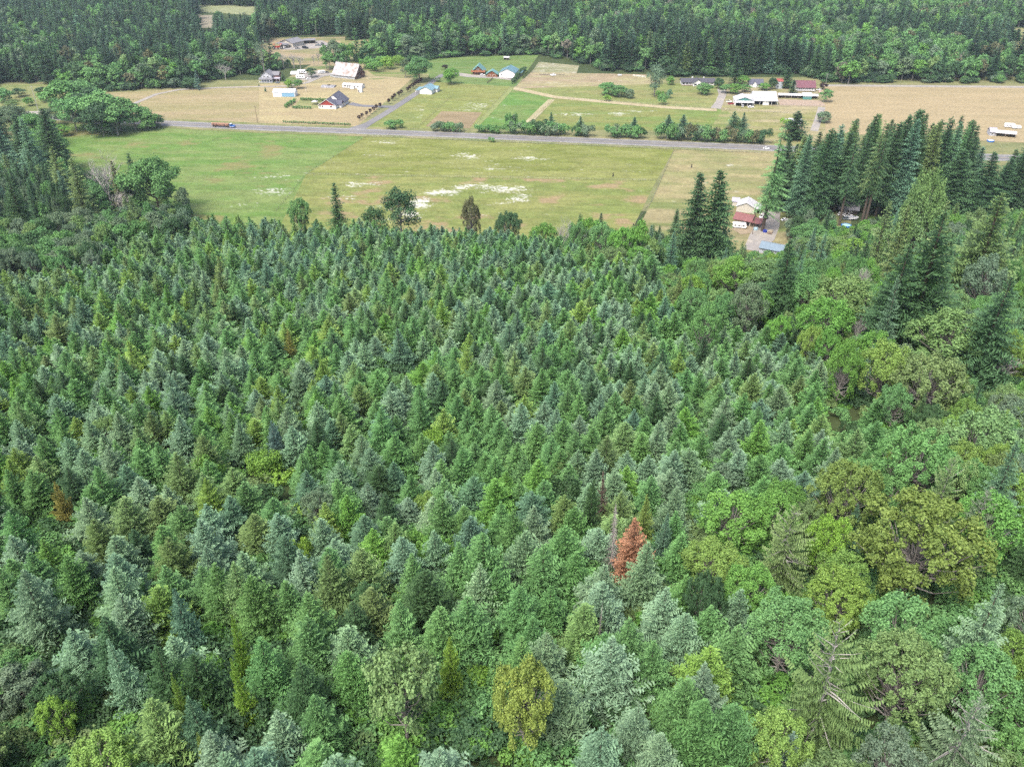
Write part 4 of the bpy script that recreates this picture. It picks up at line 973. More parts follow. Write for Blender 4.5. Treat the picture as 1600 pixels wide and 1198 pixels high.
def scatter_hill_broad():
    """broadleaf wood on the right of the hill, in the lower left corner and on the far slope"""
    rng = random.Random(77)
    sp = 4.7
    for i in range(-72, 90):
        for j in range(3, 110):
            x, y = i * sp + rng.uniform(-1.9, 1.9), j * sp + rng.uniform(-1.9, 1.9)
            if abs(x) > 70 + y * 0.8: continue
            z = hz(x, y); ye = float(edge_y(x))
            con = rng.random()
            bx, by, bd = proj(x, y, z)
            h = rng.uniform(7.5, 12)
            if y > ye + 4:
                right = x > 25 and by > 372 and (by > 398 or bx > 1340 or (bx > 1232 and by > 362))
                left = bx < 300 and by < 372 and by > 182 and x < -100
                if left:
                    lim = np.interp(by, [182, 208, 235, 300, 335, 372], [48, 62, 98, 132, 268, 420])
                    if bx > lim: continue
                if not (right or left): continue
                h = rng.uniform(10, 16)
                if right and bx > 1420: h = rng.uniform(12, 20)
                if con < 0.16: h *= 1.35
                if left and bx < 120: h = rng.uniform(14, 26)
            s = seen(x, y, z, h)
            if not s: continue
            tx, ty, bx, by, d = s
            inR = inside(RIGHT, tx, ty); inL = inside(LOWLEFT, tx, ty); ul = tx < 290 and ty < 400 and (ty < 350 or tx < 150)
            if y <= ye + 4 and not (inR or (inL and rng.random() < 0.85) or (ul and rng.random() < 0.5)):
                if rng.random() > 0.07 or ty < 640: continue
                h = rng.uniform(5, 8)
            if inL: h *= 0.72
            if inR and ty > 560 and h > 11: h = 11
            w = rng.uniform(5.5, 8.5) if not inL else rng.uniform(5, 7.5)
            if h < 8 and not inL: w = rng.uniform(4, 6)
            if not hero_free(x, y, 1.2): continue
            is_con = (con < 0.08 and (inR or y > ye)) or (con < 0.35 and tx < 130 and y > ye)
            if is_con: h = h * 1.25; w = h * 0.36
            if not open_window(tx, ty, bx, by, w * F / d, y): continue
            tone = pick(rng, {'bright green': 2.4, 'mid-green': 3.6, 'pale green': 2, 'yellow-green': 1.1 if ty > 500 else 0.5, 'olive green': 0.9, 'grey-green': 1.2, 'dark green': 0.8, 'lime green': 0.35} if not is_con else {'dark green': 3, 'blue-green': 2, 'olive green': 1})
            if tx < 300 and ty < 450 and not is_con: tone = pick(rng, {'mid-green': 3, 'grey-green': 2, 'dark green': 2, 'pale green': 1})
            SC_B.append(dict(x=x, y=y, z=z, h=h, w=w, tone=tone, tx=tx, ty=ty, d=d, con=is_con, rot=rng.random() * 6.28))
def scatter_grove():
    rng = random.Random(5)
    pts = []
    for _ in range(4000):
        bx, by = rng.uniform(1205, 1760), rng.uniform(268, 356)
        x, y = G(bx, by)
        if bx < 1232 and by > 330: continue
        lo = np.interp(bx, [1205, 1240, 1480, 1530, 1760], [318, 290, 285, 318, 300]); hi = np.interp(bx, [1205, 1240, 1300, 1345, 1430, 1760], [328, 345, 350, 346, 335, 350])
        if not lo < by < hi: continue
        if any((x - a) ** 2 + (y - b) ** 2 < 8.2 ** 2 for a, b in pts): continue
        tt = np.interp(bx, [1205, 1225, 1260, 1310, 1400, 1430, 1490, 1525, 1545, 1570, 1600, 1760], [235, 205, 200, 180, 162, 172, 178, 195, 245, 225, 195, 185]) + abs(rng.gauss(0, 22))
        h = min(58, max(22, height_for(y, 0, tt)))
        tx, ty, d = proj(x, y, h)
        w = rng.uniform(16, 22)
        if not open_window(tx, ty, bx, by, w * F / d, y): continue
        if not hero_free(x, y, 2): continue
        pts.append((x, y))
        SC_T.append(dict(x=x, y=y, z=0, h=h, w=w, tone=pick(rng, {'dark green': 6, 'blue-green': 0.6, 'olive green': 0.8, 'mid-green': 0.5}), tx=tx, ty=ty, d=d, rot=rng.random() * 6.28, key='tall'))
FL = ([-400, 80, 165, 300, 345, 400, 440, 500, 560, 600, 660, 700, 840, 900, 950, 1010, 1060, 1250, 1290, 2200],
      [138, 137, 143, 136, 122, 116, 108, 100, 98, 98, 95, 90, 86, 97, 112, 113, 120, 117, 129, 133])
CLEAR = [[(424, 58), (540, 56), (532, 104), (398, 106), (404, 80)], [(535, 64), (585, 62), (584, 93), (536, 96)], [(305, 9), (412, 12), (406, 22), (312, 18)], [(308, 24), (338, 24), (338, 43), (308, 43)],
         [(1576, 44), (1720, 46), (1720, 84), (1576, 82)], [(-10, 132), (92, 132), (92, 190), (-10, 205)]]
def scatter_far():
    rng = random.Random(9)
    y = 560.0
    while y < 2050:
        sp = 8.4 if y < 1000 else 9.6
        x = -0.72 * y - 160 if y < 1500 else -1150
        xe = -x
        while x < xe:
            px_, py_ = x + rng.uniform(-3, 3), y + rng.uniform(-3, 3)
            x += sp
            bx, by, bd = proj(px_, py_, 0)
            if bx < -120 or bx > 1720: continue
            fl = float(np.interp(bx, FL[0], FL[1]))
            if by > fl - 1.0: continue
            if any(inside(c, bx, by) for c in CLEAR): continue
            if 100 < by < 140 and bx < 60 and False: continue
            band = fl - by
            n = float(fbm(px_ / 90, py_ / 60, 4, 3))
            pb = 0.10 + 0.9 * max(0, (n - 0.52) * 5)
            if band < 26:
                e = np.interp(bx, [-100, 90, 130, 480, 560, 640, 930, 960, 1230, 1270, 1340, 1600], [0.3, 0.4, 0.92, 0.85, 0.7, 0.85, 0.85, 0.2, 0.08, 0.5, 0.85, 0.9])
                pb = e if band < 14 else (pb + e) / 2
            if 22 < by < 52 and bx > 900: pb = max(pb, 0.62)
            if by < 18 and bx > 700: pb = 0.03
            if bx < 500 and by < 90: pb *= 0.3
            br = rng.random() < pb
            if br: h = rng.uniform(14, 24) if band < 14 else rng.uniform(20, 30)
            else:
                h = rng.uniform(22, 34) + (9 if rng.random() < 0.14 else 0)
                if 950 < bx < 1260 and band < 40: h += 6
                if by < 18 and bx > 700: h = rng.uniform(16, 20)
            w = rng.uniform(10, 16) if br else h * rng.uniform(0.38, 0.5) + 0.6
            tx, ty, d = proj(px_, py_, h)
            if ty > 140 and False: continue
            if not open_window(tx, ty, bx, by, w * F / d, py_): continue
            if not hero_free(px_, py_, 1.5): continue
            if br: tone = pick(rng, {'mid-green': 4, 'bright green': 0.6, 'pale green': 0.5, 'grey-green': 1, 'reddish brown': 0.8 if band < 25 else 0.15, 'dark green': 2.8, 'pinkish grey': 0.1})
            else: tone = pick(rng, {'far dark green': 6, 'dark green': 2.5, 'blue-green': 0.5, 'mid-green': 0.4, 'olive green': 0.2}) if by > 16 or bx < 700 else 'blue-green'
            r = dict(x=px_, y=py_, z=0, h=h, w=w, tone=tone, tx=tx, ty=ty, d=d, rot=rng.random() * 6.28, band=band, bx=bx)
            (FAR_B if br else FAR_T).append(r)
        y += sp
scatter_plantation(); scatter_hill_broad(); scatter_grove(); scatter_far()
# trunks visible past the grove-side house
for px, pb, pt, tn in [(1311, 352, 205, 'dark green'), (1345, 353, 186, 'olive green'), (1350, 354, 200, 'dark green')]:
    x, y = G(px, pb); h = height_for(y, 0, pt); tx, ty, d = proj(x, y, h)
    SC_T.append(dict(x=x, y=y, z=0, h=h, w=14, tone=tn, tx=tx, ty=ty, d=d, rot=px, key='tallbare'))
x, y = G(1191, 361); h = height_for(y, 0, 197)
add_tree('spindly', x, y, 0, h, 20, 'mid-green', 'tall_fir', 'very tall sparse fir with gaps standing over the gravel yard', cat='tree')

# who is an object of its own and who belongs to the mass
def in_frame(r): return -8 < r['tx'] < 1608 and r['ty'] < 1185
def split(lst, n):
    a = sorted([r for r in lst if in_frame(r)], key=lambda r: -r['w'] * r['h'] / r['d'] ** 2)
    return a[:n], a[n:] + [r for r in lst if not in_frame(r)]
nh = {}
for t in TREES: nh[t['name']] = nh.get(t['name'], 0) + 1
ind_y, mass_y = split(SC_Y, 297 - nh.get('young_fir', 0) - nh.get('dead_fir', 0))
con_b = [r for r in SC_B if r['con']]; brd_b = [r for r in SC_B if not r['con']]
nb = nh.get('broadleaf_tree', 0) + nh.get('maple_tree', 0) + nh.get('round_tree', 0)
ind_b, mass_b = split(brd_b, 215)
# undergrowth: everywhere under the hill's trees and at the foot of the woods
UG = []
def undergrowth():
    rng = random.Random(21)
    for i in range(-130, 160):
        for j in range(8, 190):
            x, y = i * 2.6 + rng.uniform(-1.2, 1.2), j * 2.6 + rng.uniform(-1.2, 1.2)
            if abs(x) > 50 + y * 0.78: continue
            z = hz(x, y); ye = float(edge_y(x))
            bx, by, d = proj(x, y, z)
            if bx < -60 or bx > 1660 or by > 1290: continue
            if y > ye + 2 and not (bx < np.interp(by, [182, 208, 235, 300, 335, 372], [48, 62, 98, 132, 268, 420]) and 182 < by < 372):
                if not (x > 25 and (by > 398 or (bx > 1236 and by > 357) or (bx > 1350 and by > 345))): continue
            if y < ye - 20 and by < 800 and not inside(RIGHT, bx, by) and rng.random() < 0.5: continue
            UG.append(dict(x=x, y=y, z=z - 0.3, h=rng.uniform(1.2, 2.9), w=rng.uniform(2.8, 4.6), tone=pick(rng, {'mid-green': 3, 'dark green': 3, 'bright green': 1.5, 'olive green': 1, 'lime green': 0.2}), rot=rng.random() * 6.28, d=d, mk='shrub'))
    for k in range(900):
        bx = -100 + k * 2.0 + rng.uniform(-3, 3); fl = float(np.interp(bx, FL[0], FL[1])); by = fl + rng.uniform(-3.5, 0.5)
        if vnoise(bx / 14, 0.5, 3) < 0.42: continue
        if any(inside(c, bx, by) for c in CLEAR): continue
        x, y = G(bx, by)
        UG.append(dict(x=x, y=y, z=0, h=rng.uniform(2, 9), w=rng.uniform(5, 11), tone=pick(rng, {'mid-green': 2, 'dark green': 5, 'grey-green': 1, 'far dark green': 3}), rot=rng.random() * 6.28, d=900, mk='shrub'))
undergrowth()
edge_b = sorted([r for r in FAR_B if r['band'] < 12 and in_frame(r)], key=lambda r: r['y'])[:max(0, 296 - nb - len(ind_b))]
ids = {id(r) for r in edge_b}; FAR_B = [r for r in FAR_B if id(r) not in ids] + mass_b
ind_t, mass_t = split(SC_T + con_b, 225)
edge_t = sorted([r for r in FAR_T if r['band'] < 12 and in_frame(r)], key=lambda r: r['y'])[:max(0, 285 - len(ind_t) - nh.get('tall_fir', 0))]
ids = {id(r) for r in edge_t}; FAR_T = [r for r in FAR_T if id(r) not in ids] + mass_t

def band_words(r, zone):
    tx, ty = r['tx'], r['ty']
    c = ['far left', 'left', 'centre left', 'centre', 'centre right', 'right', 'far right'][min(6, max(0, int(tx / 1600 * 7)))]
    if zone == 'y':
        k = 0 if ty > 1110 else 1 if ty > 1030 else 2 if ty > 950 else 3 if ty > 870 else 4 if ty > 790 else 5 if ty > 735 else 6 if ty > 690 else 7
        rw = ['touching the bottom edge', 'just above the bottom edge', 'low in the plantation', 'in the lower plantation', 'below mid plantation', 'in mid plantation', 'above mid plantation', 'in the upper middle'][k]
    elif zone == 'b':
        c = str(c) + (' upper part' if ty % 80 < 40 else ' lower part')
        k = int(ty // 80)
        rw = {1: 'level with the road', 2: 'level with the meadow', 3: 'under the tall grove', 4: 'below the grove', 5: 'on the alder slope', 6: 'mid-slope', 7: 'at mid height', 8: 'behind the golden maples', 9: 'beside the golden maples', 10: 'level with the wide maple',
              11: 'below the wide maple', 12: 'level with the white-limbed spruce', 13: 'near the bottom edge', 14: 'touching the bottom edge'}.get(k, 'in the wood')
    elif zone == 'g':
        rw = 'of the tall grove' if ty > 150 and tx > 1150 else 'of the hillside wood'
        c = ('left end' if tx < 1250 else 'left part' if tx < 1310 else 'middle' if tx < 1380 else 'right part' if tx < 1460 else 'right end' if tx < 1540 else 'edge-of-photo end') if tx > 1150 else c
        if r['z'] > 0.5: rw = 'uphill'
    else:
        cc = [(0, 'left of the scrub clearing'), (100, 'behind the road-corner clump'), (200, 'behind the west hay field'), (300, 'behind the blue spruce'), (400, 'by the far farmyard'), (500, 'behind the old barn'), (620, 'behind the driveway tree'), (700, 'behind the log cabin'), (800, 'behind the teal shop'),
              (900, 'behind the stony pasture'), (1000, 'left of the ranch house'), (1060, 'behind the ranch house'), (1130, 'behind the farm buildings'), (1220, 'behind the red-roofed long house'), (1290, 'at the hay field left end'), (1370, 'behind the hay field'), (1450, 'behind the hay field, right'), (1530, 'at the hay field right end')]
        rw = [w for x, w in cc if tx >= x][-1] if tx >= 0 else cc[0][1]; c = ''
    return c, rw
ORD = ['leftmost', 'second from left', 'third from left', 'fourth from left', 'fifth from left', 'sixth from left', 'seventh from left', 'eighth from left', 'ninth from left', 'tenth from left', 'eleventh from left', 'twelfth from left', 'thirteenth from left', 'fourteenth from left', 'fifteenth from left',
       'sixteenth from left', 'seventeenth from left', 'eighteenth from left', 'nineteenth from left', 'twentieth from left']
def label_all(lst, noun, zone):
    g = {}
    for r in lst:
        c, rw = band_words(r, zone)
        if zone == 'g': rw += (', tallest rank' if r['ty'] < 195 else ', second rank' if r['ty'] < 225 else ', low rank') if r['z'] < 0.5 and r['tx'] > 1150 else (' level with %s' % ['the road', 'the meadow', 'the lone dark fir', 'the plantation corner', 'the golden maples', 'the wide maple', 'the spruces', 'the bottom'][min(7, max(0, int((r['ty'] - 130) / 125)))])
        g.setdefault((r['tone'], c, rw), []).append(r)
    for (tone, c, rw), rs in g.items():
        rs.sort(key=lambda r: r['tx']); tone = tone.replace('far ', 'very ')
        for i, r in enumerate(rs):
            o = 'the only' if len(rs) == 1 else ((ORD[i] if i < len(ORD) else 'inner') if i < len(rs) - 1 else 'rightmost')
            r['label'] = o + ' ' + tone + ' ' + noun + ' ' + rw + (', ' + c if c else '')
            r["label"] = r["label"].replace("of the hillside wood ", "uphill, ") if len(r["label"].split()) > 15 else r["label"]
            r["label"] = " ".join(r["label"].split()[:16])
label_all(ind_y, 'young fir', 'y'); label_all(ind_b, 'leafy crown', 'b'); label_all(ind_t, 'fir', 'g'); label_all(edge_b, 'wood-edge tree', 'e'); label_all(edge_t, 'wood-edge conifer', 'e')

def far_key(r): return r['d']
for r in ind_y:
    add_tree('young' if r['d'] < 210 else 'youngmid', r['x'], r['y'], r['z'], r['h'], r['w'], r['tone'], 'young_fir', r['label'], group='young firs of the plantation')
for r in ind_b:
    k = 'bush' if r['h'] < 6.5 else ('alder' if r['d'] < 260 else 'broadmid')
    if k == 'alder' and (int(r['x'] * 7) % 5 == 0): k = 'maple'
    add_tree(k, r['x'], r['y'], r['z'], r['h'], r['w'], r['tone'], 'broadleaf_tree', r['label'], group='broadleaf trees of the hillside wood')
for r in ind_t:
    add_tree(r.get('key') or ('bigfir' if r['d'] < 420 else 'tall'), r['x'], r['y'], r['z'], r['h'], r['w'], r['tone'], 'tall_fir', r['label'], group='tall firs of the grove and hillside')
for r in edge_b:
    add_tree('broadmid', r['x'], r['y'], 0, r['h'], r['w'], r['tone'], 'broadleaf_tree', r['label'], group='broadleaf trees along the edge of the far wood', parts=False)
for r in edge_t:
    add_tree('edgefir', r['x'], r['y'], 0, r['h'], r['w'], r['tone'], 'tall_fir', r['label'], group='tall firs along the edge of the far wood', parts=False)

JM = {}
def jmesh(key, i):
    if (key, i) not in JM: JM[(key, i)] = joined(key + '_tree', K[key][i])
    return JM[(key, i)]
def build_trees():
    rng = random.Random(3)
    for t in TREES:
        ks = K[t['key']]; i = t['var'] if t['var'] is not None else rng.randrange(len(ks)); i %= len(ks); r = ks[i]
        sx = t['w'] / (2 * r['R']); sz = t['h'] / r['H']
        rz = rng.random() * 6.283
        lx, ly = rng.gauss(0, 0.018), rng.gauss(0, 0.018)
        tint = jitter(TONES[t['tone']], rng)
        two = t['parts'] and 'crown' in r and sx * 2 * r['R'] / max(1, proj(t['x'], t['y'], t['z'])[2]) * 1600 > 8
        if two:
            o = empty(t['name'], (t['x'], t['y'], t['z']), rz)
            tr = link('trunk', r['trunk'], o); cr = link('crown', r['crown'], o)
            cr['tint'] = tint
        elif 'crown' in r:
            o = link(t['name'], jmesh(t['key'], i)); o.location = (t['x'], t['y'], t['z']); o.rotation_euler = (0, 0, rz); o['tint'] = tint
        else:
            o = link(t['name'], r['trunk']); o.location = (t['x'], t['y'], t['z']); o.rotation_euler = (0, 0, rz)
        o.rotation_euler = (lx, ly, rz)
        o.scale = (sx, sx * rng.uniform(0.93, 1.07), sz)
        tagp(o, t['label'], t['cat'], t['group'])
build_trees()

def mass(name, label, keys, lst, seed=1):
    """past the individuals: one object that stands for the rest of the wood, its trees instanced on points"""
    rng = random.Random(seed)
    src = bpy.data.collections.new(name + '_sources')
    order = []
    for k in keys:
        for i in range(len(K[k])): order.append((k, i))
    for n, (k, i) in enumerate(order):
        o = bpy.data.objects.new(f'{name}_source_{n:02d}', jmesh(k, i)); src.objects.link(o)
    P, R, S, T, I = [], [], [], [], []
    for r in lst:
        c = [n for n, (k, i) in enumerate(order) if k == r['mk']]
        n = rng.choice(c); k, i = order[n]; q = K[k][i]
        P.append((r['x'], r['y'], r['z'])); R.append((rng.gauss(0, 0.02), rng.gauss(0, 0.02), r['rot']))
        s = r['w'] / (2 * q['R']); S.append((s, s, r['h'] / q['H'])); T.append(jitter(TONES[r['tone']], rng)); I.append(n)
    me = bpy.data.meshes.new(name); me.from_pydata(P, [], [])
    for nm, ty, dat, k in (('rot', 'FLOAT_VECTOR', R, 'vector'), ('scl', 'FLOAT_VECTOR', S, 'vector'), ('tint', 'FLOAT_VECTOR', T, 'vector'), ('idx', 'INT', I, 'value')):
        a = me.attributes.new(nm, ty, 'POINT'); a.data.foreach_set(k, np.array(dat, dtype=np.int32 if ty == 'INT' else np.float32).ravel())
    o = link(name, me)
    ng = bpy.data.node_groups.new(name + '_nodes', 'GeometryNodeTree')
    ng.interface.new_socket('Geometry', in_out='INPUT', socket_type='NodeSocketGeometry'); ng.interface.new_socket('Geometry', in_out='OUTPUT', socket_type='NodeSocketGeometry')
    N, L = ng.nodes, ng.links
    gi, go = N.new('NodeGroupInput'), N.new('NodeGroupOutput')
    ci = N.new('GeometryNodeCollectionInfo'); ci.inputs['Collection'].default_value = src; ci.inputs['Separate Children'].default_value = True; ci.inputs['Reset Children'].default_value = True
    ip = N.new('GeometryNodeInstanceOnPoints'); ip.inputs['Pick Instance'].default_value = True
    def na(nm, ty):
        a = N.new('GeometryNodeInputNamedAttribute'); a.data_type = ty; a.inputs['Name'].default_value = nm
        return a.outputs['Attribute']
    L.new(gi.outputs[0], ip.inputs['Points']); L.new(ci.outputs[0], ip.inputs['Instance'])
    L.new(na('idx', 'INT'), ip.inputs['Instance Index'])
    er = N.new('FunctionNodeEulerToRotation'); L.new(na('rot', 'FLOAT_VECTOR'), er.inputs[0]); L.new(er.outputs[0], ip.inputs['Rotation'])
    L.new(na('scl', 'FLOAT_VECTOR'), ip.inputs['Scale']); L.new(ip.outputs[0], go.inputs[0])
    md = o.modifiers.new('trees', 'NODES'); md.node_group = ng
    tagp(o, label, kind='stuff')
    return o
for r in mass_y: r['mk'] = 'young' if r['d'] < 170 else 'youngmid'
for r in FAR_T: r['mk'] = 'farfir' if r['d'] > 560 else ('tall' if r['d'] > 400 else 'bigfir')
for r in FAR_B: r['mk'] = 'broadfar' if r['d'] > 500 else ('broadmid' if r['d'] > 260 else 'alder')
mass('fir_plantation', 'the rest of the dense young fir plantation on the hill, receding to the meadow', ['young', 'youngmid'], mass_y, 1)
mass('conifer_forest', 'dark conifer forest filling the land beyond the farms', ['farfir', 'tall', 'bigfir'], FAR_T, 2)
mass('broadleaf_forest', 'lighter green broadleaf trees massed within the far forest', ['broadfar', 'broadmid', 'alder'], FAR_B, 3)
mass('undergrowth', 'low green brush covering the ground between and under the trees', ['shrub'], UG, 4)
print('COUNTS', len(UG), len(TREES), len(mass_y), len(FAR_T), len(FAR_B), 'ind', len(ind_y), len(ind_b), len(ind_t), len(edge_b), len(edge_t))

# ------------------------------------------------------------------ buildings
BZ = 0.12
WHITE = flat('white_paint', (0.66, 0.66, 0.65), 0.6, 0.08, 0.8)
OFFW = flat('cream_siding', (0.62, 0.58, 0.50), 0.7, 0.1, 0.8)
GREYW = flat('grey_siding', (0.52, 0.54, 0.60), 0.7, 0.1, 0.8)
REDW = flat('red_siding', (0.36, 0.055, 0.05), 0.7, 0.15, 0.8)
BARNRED = flat('weathered_red_boards', (0.16, 0.07, 0.055), 0.9, 0.35, 0.7, c2=(0.24, 0.2, 0.18), amt=0.6, scale2=0.5)
LOG = flat('log_wall', (0.26, 0.10, 0.045), 0.8, 0.25, 1.2)
BLUEW = flat('light_blue_siding', (0.24, 0.46, 0.66), 0.6, 0.08, 0.8)
TEALW = flat('teal_gable', (0.10, 0.28, 0.26), 0.6, 0.1, 0.8)
TANW = flat('tan_siding', (0.42, 0.35, 0.24), 0.7, 0.1, 0.8)
PINKW = flat('pale_wood_wall', (0.38, 0.31, 0.25), 0.8, 0.2, 0.8)
R_WHITE = flat('white_metal_roof', (0.56, 0.56, 0.57), 0.45, 0.06, 0.5)
R_OLD = flat('old_tin_roof', (0.41, 0.40, 0.41), 0.55, 0.12, 0.4, c2=(0.30, 0.235, 0.20), amt=0.42, scale2=0.28)
R_SLATE = flat('dark_slate_shingles', (0.085, 0.085, 0.105), 0.85, 0.15, 1.2)
R_NAVY = flat('blue_grey_shingles', (0.105, 0.11, 0.15), 0.85, 0.12, 1.2)
R_GREY = flat('grey_shingles', (0.21, 0.21, 0.23), 0.85, 0.15, 1.2)
R_BLUE = flat('light_blue_metal_roof', (0.20, 0.34, 0.40), 0.5, 0.08, 0.5)
R_TEAL = flat('teal_metal_roof', (0.16, 0.33, 0.31), 0.5, 0.08, 0.5)
R_TEAL2 = flat('blue_teal_metal_roof', (0.13, 0.25, 0.29), 0.5, 0.08, 0.5)
R_RED = flat('dull_red_roof', (0.24, 0.10, 0.10), 0.7, 0.18, 0.5)
R_MAROON = flat('maroon_metal_roof', (0.18, 0.075, 0.095), 0.6, 0.12, 0.5)
R_STEEL = flat('blue_grey_metal_roof', (0.20, 0.27, 0.33), 0.5, 0.08, 0.5)
R_LILAC = flat('pale_lilac_roof', (0.42, 0.41, 0.47), 0.55, 0.08, 0.5)
TRIM = flat('white_trim', (0.7, 0.7, 0.69), 0.6, 0.05, 1)
GLASS = flat('window_glass', (0.03, 0.035, 0.045), 0.15, 0.05, 1, spec=0.5)
DARK = flat('shade_and_dark_parts', (0.02, 0.018, 0.016), 0.9, 0.1, 1)  # near-black: shade painted into bay panels, also dark doors and fittings
WOODP = flat('wood_posts', (0.2, 0.15, 0.11), 0.9, 0.2, 1)
CONC = flat('concrete', (0.36, 0.35, 0.33), 0.9, 0.12, 0.6)
RUBBER = flat('tyre_rubber', (0.02, 0.02, 0.02), 0.8, 0.1, 2)
CHROME = flat('steel', (0.5, 0.5, 0.52), 0.35, 0.05, 2, metal=0.6)

def gable(root, x0, y0, w, d, wh, rh, ridge, wm, rm, over=0.6, gm=None, z0=0.0, open_front=False, thick=0.22, seams=None):
    """walls with gable ends as one mesh, roof as two real slopes meeting at a ridge, ridge cap and bargeboards"""
    m = MB(); x1, y1 = x0 + w, y0 + d
    mats = [wm, gm or wm]
    if not open_front:
        m.quad((x0, y0, z0), (x1, y0, z0), (x1, y0, wh), (x0, y0, wh))
        m.quad((x1, y1, z0), (x0, y1, z0), (x0, y1, wh), (x1, y1, wh))
        m.quad((x1, y0, z0), (x1, y1, z0), (x1, y1, wh), (x1, y0, wh))
        m.quad((x0, y1, z0), (x0, y0, z0), (x0, y0, wh), (x0, y1, wh))
    else:
        t = 0.2
        m.box(x0, y1 - t, z0, x1, y1, wh); m.box(x0, y0, z0, x0 + t, y1 - t, wh); m.box(x1 - t, y0, z0, x1, y1 - t, wh)
        n = max(2, int(w / 5))
        for i in range(1, n): m.box(x0 + w * i / n - 0.15, y0, z0, x0 + w * i / n + 0.15, y0 + 0.3, wh, 0)
        m.box(x0 + t, y0, wh - 0.35, x1 - t, y0 + 0.2, wh)
    if ridge == 'x':
        ym = (y0 + y1) / 2
        m.poly([(x0, y1, wh), (x0, y0, wh), (x0, ym, wh + rh)], 1); m.poly([(x1, y0, wh), (x1, y1, wh), (x1, ym, wh + rh)], 1)
    else:
        xm = (x0 + x1) / 2
        m.poly([(x0, y0, wh), (x1, y0, wh), (xm, y0, wh + rh)], 1); m.poly([(x1, y1, wh), (x0, y1, wh), (xm, y1, wh + rh)], 1)
    wall = m.build('wall', mats, root)
    half = (d if ridge == 'x' else w) / 2
    k = over * rh / half; r = MB(); t = thick
    for sg in (-1, 1):
        a, b = half + over, 0.0
        pts = [(sg * a, wh - k + 0.03), (0, wh + rh + 0.03), (0, wh + rh + 0.03 + t), (sg * a, wh - k + 0.03 + t)]
        if sg < 0: pts = pts[::-1]
        if ridge == 'x': r.prism([(p + (y0 + y1) / 2, z) for p, z in pts], x0 - over, x1 + over, axis='x')
        else: r.prism([(p + (x0 + x1) / 2, z) for p, z in pts], y0 - over, y1 + over, axis='y')
    roof = r.build('roof', rm, root)
    c = MB(); zz = wh + rh + t + 0.02
    if ridge == 'x': c.box(x0 - over, (y0 + y1) / 2 - 0.16, zz - 0.02, x1 + over, (y0 + y1) / 2 + 0.16, zz + 0.07)
    else: c.box((x0 + x1) / 2 - 0.16, y0 - over, zz - 0.02, (x0 + x1) / 2 + 0.16, y1 + over, zz + 0.07)
    c.build('ridge_cap', rm, roof)
    if seams:
        s = MB(); n = int((w if ridge == 'x' else d) / seams)
        for i in range(1, n):
            u = (x0 + (w * i / n)) if ridge == 'x' else (y0 + d * i / n)
            for sg in (-1, 1):
                cx = (y0 + y1) / 2 if ridge == 'x' else (x0 + x1) / 2
                p = [(cx, wh + rh + 0.03 + t), (cx + sg * (half + over), wh - k + 0.03 + t)]
                A = [(u - 0.05, p[0][0], p[0][1] + 0.06), (u + 0.05, p[0][0], p[0][1] + 0.06), (u + 0.05, p[1][0], p[1][1] + 0.06), (u - 0.05, p[1][0], p[1][1] + 0.06)]
                if ridge != 'x': A = [(b, a, z) for a, b, z in A]
                s.quad(*A)
        s.build('roof_seam', rm, roof)['kind'] = 'stuff'
    return wall, roof
def slab_roof(root, x0, y0, x1, y1, zf, zb, rm, t=0.18, name='roof', posts=False, pm=None):
    """single slope, front height zf, back height zb"""
    m = MB()
    P = [(x0, y0, zf), (x1, y0, zf), (x1, y1, zb), (x0, y1, zb)]
    n = len(m.v); m.v += P + [(a, b, c + t) for a, b, c in P]
    for f in ((3, 2, 1, 0), (4, 5, 6, 7), (0, 1, 5, 4), (1, 2, 6, 5), (2, 3, 7, 6), (3, 0, 4, 7)): m.f.append(f); m.m.append(0)
    o = m.build(name, rm, root)
    if posts:
        for i in range(posts):
            x = x0 + 0.3 + (x1 - x0 - 0.6) * i / (posts - 1)
            MB().box(x - 0.1, y0 + 0.25, 0, x + 0.1, y0 + 0.45, zf).build('post', pm or TRIM, root)
    return o
def opening(root, side, u, w, h, z0, d=0.0, name='window', mat=None, frame=TRIM, x=0.0, y=0.0, bars=1):
    """window or door standing proud of the wall; side f = front (y = y), r = right end (x = x), l = left end"""
    def bx(m, a0, b0, a1, b1, o0, o1, mm=0):
        if side == 'f': m.box(a0, y - o1, b0, a1, y - o0, b1, mm)
        elif side == 'r': m.box(x + o0, a0, b0, x + o1, a1, b1, mm)
        else: m.box(x - o1, a0, b0, x - o0, a1, b1, mm)
        return m
    f = MB(); t = 0.12
    bx(f, u - t, z0 - t, u + w + t, z0, 0.003, 0.09); bx(f, u - t, z0 + h, u + w + t, z0 + h + t, 0.003, 0.09)
    bx(f, u - t, z0, u, z0 + h, 0.003, 0.09); bx(f, u + w, z0, u + w + t, z0 + h, 0.003, 0.09)
    o = f.build(name, frame, root)
    bx(MB(), u, z0, u + w, z0 + h, 0.004, 0.04).build('pane' if name == 'window' else 'panel', mat or GLASS, o)
    if name == 'window' and w > 1.0:
        bx(MB(), u + w / 2 - 0.04, z0, u + w / 2 + 0.04, z0 + h, 0.042, 0.07).build('glazing_bar', frame, o)
    return o
def site(fl, fr, name, label, cat, group=None, z=BZ):
    A, Bp = Vector(G(*fl)), Vector(G(*fr)); d = Bp - A
    o = empty(name, (A.x, A.y, z), math.atan2(d.y, d.x)); tagp(o, label, cat, group)
    return o, d.length
def depth_of(fl, fr, back):
    A, Bp, C = Vector(G(*fl)), Vector(G(*fr)), Vector(G(*back)); u = (Bp - A).normalized()
    v = C - Bp
    return abs(v.x * -u.y + v.y * u.x)

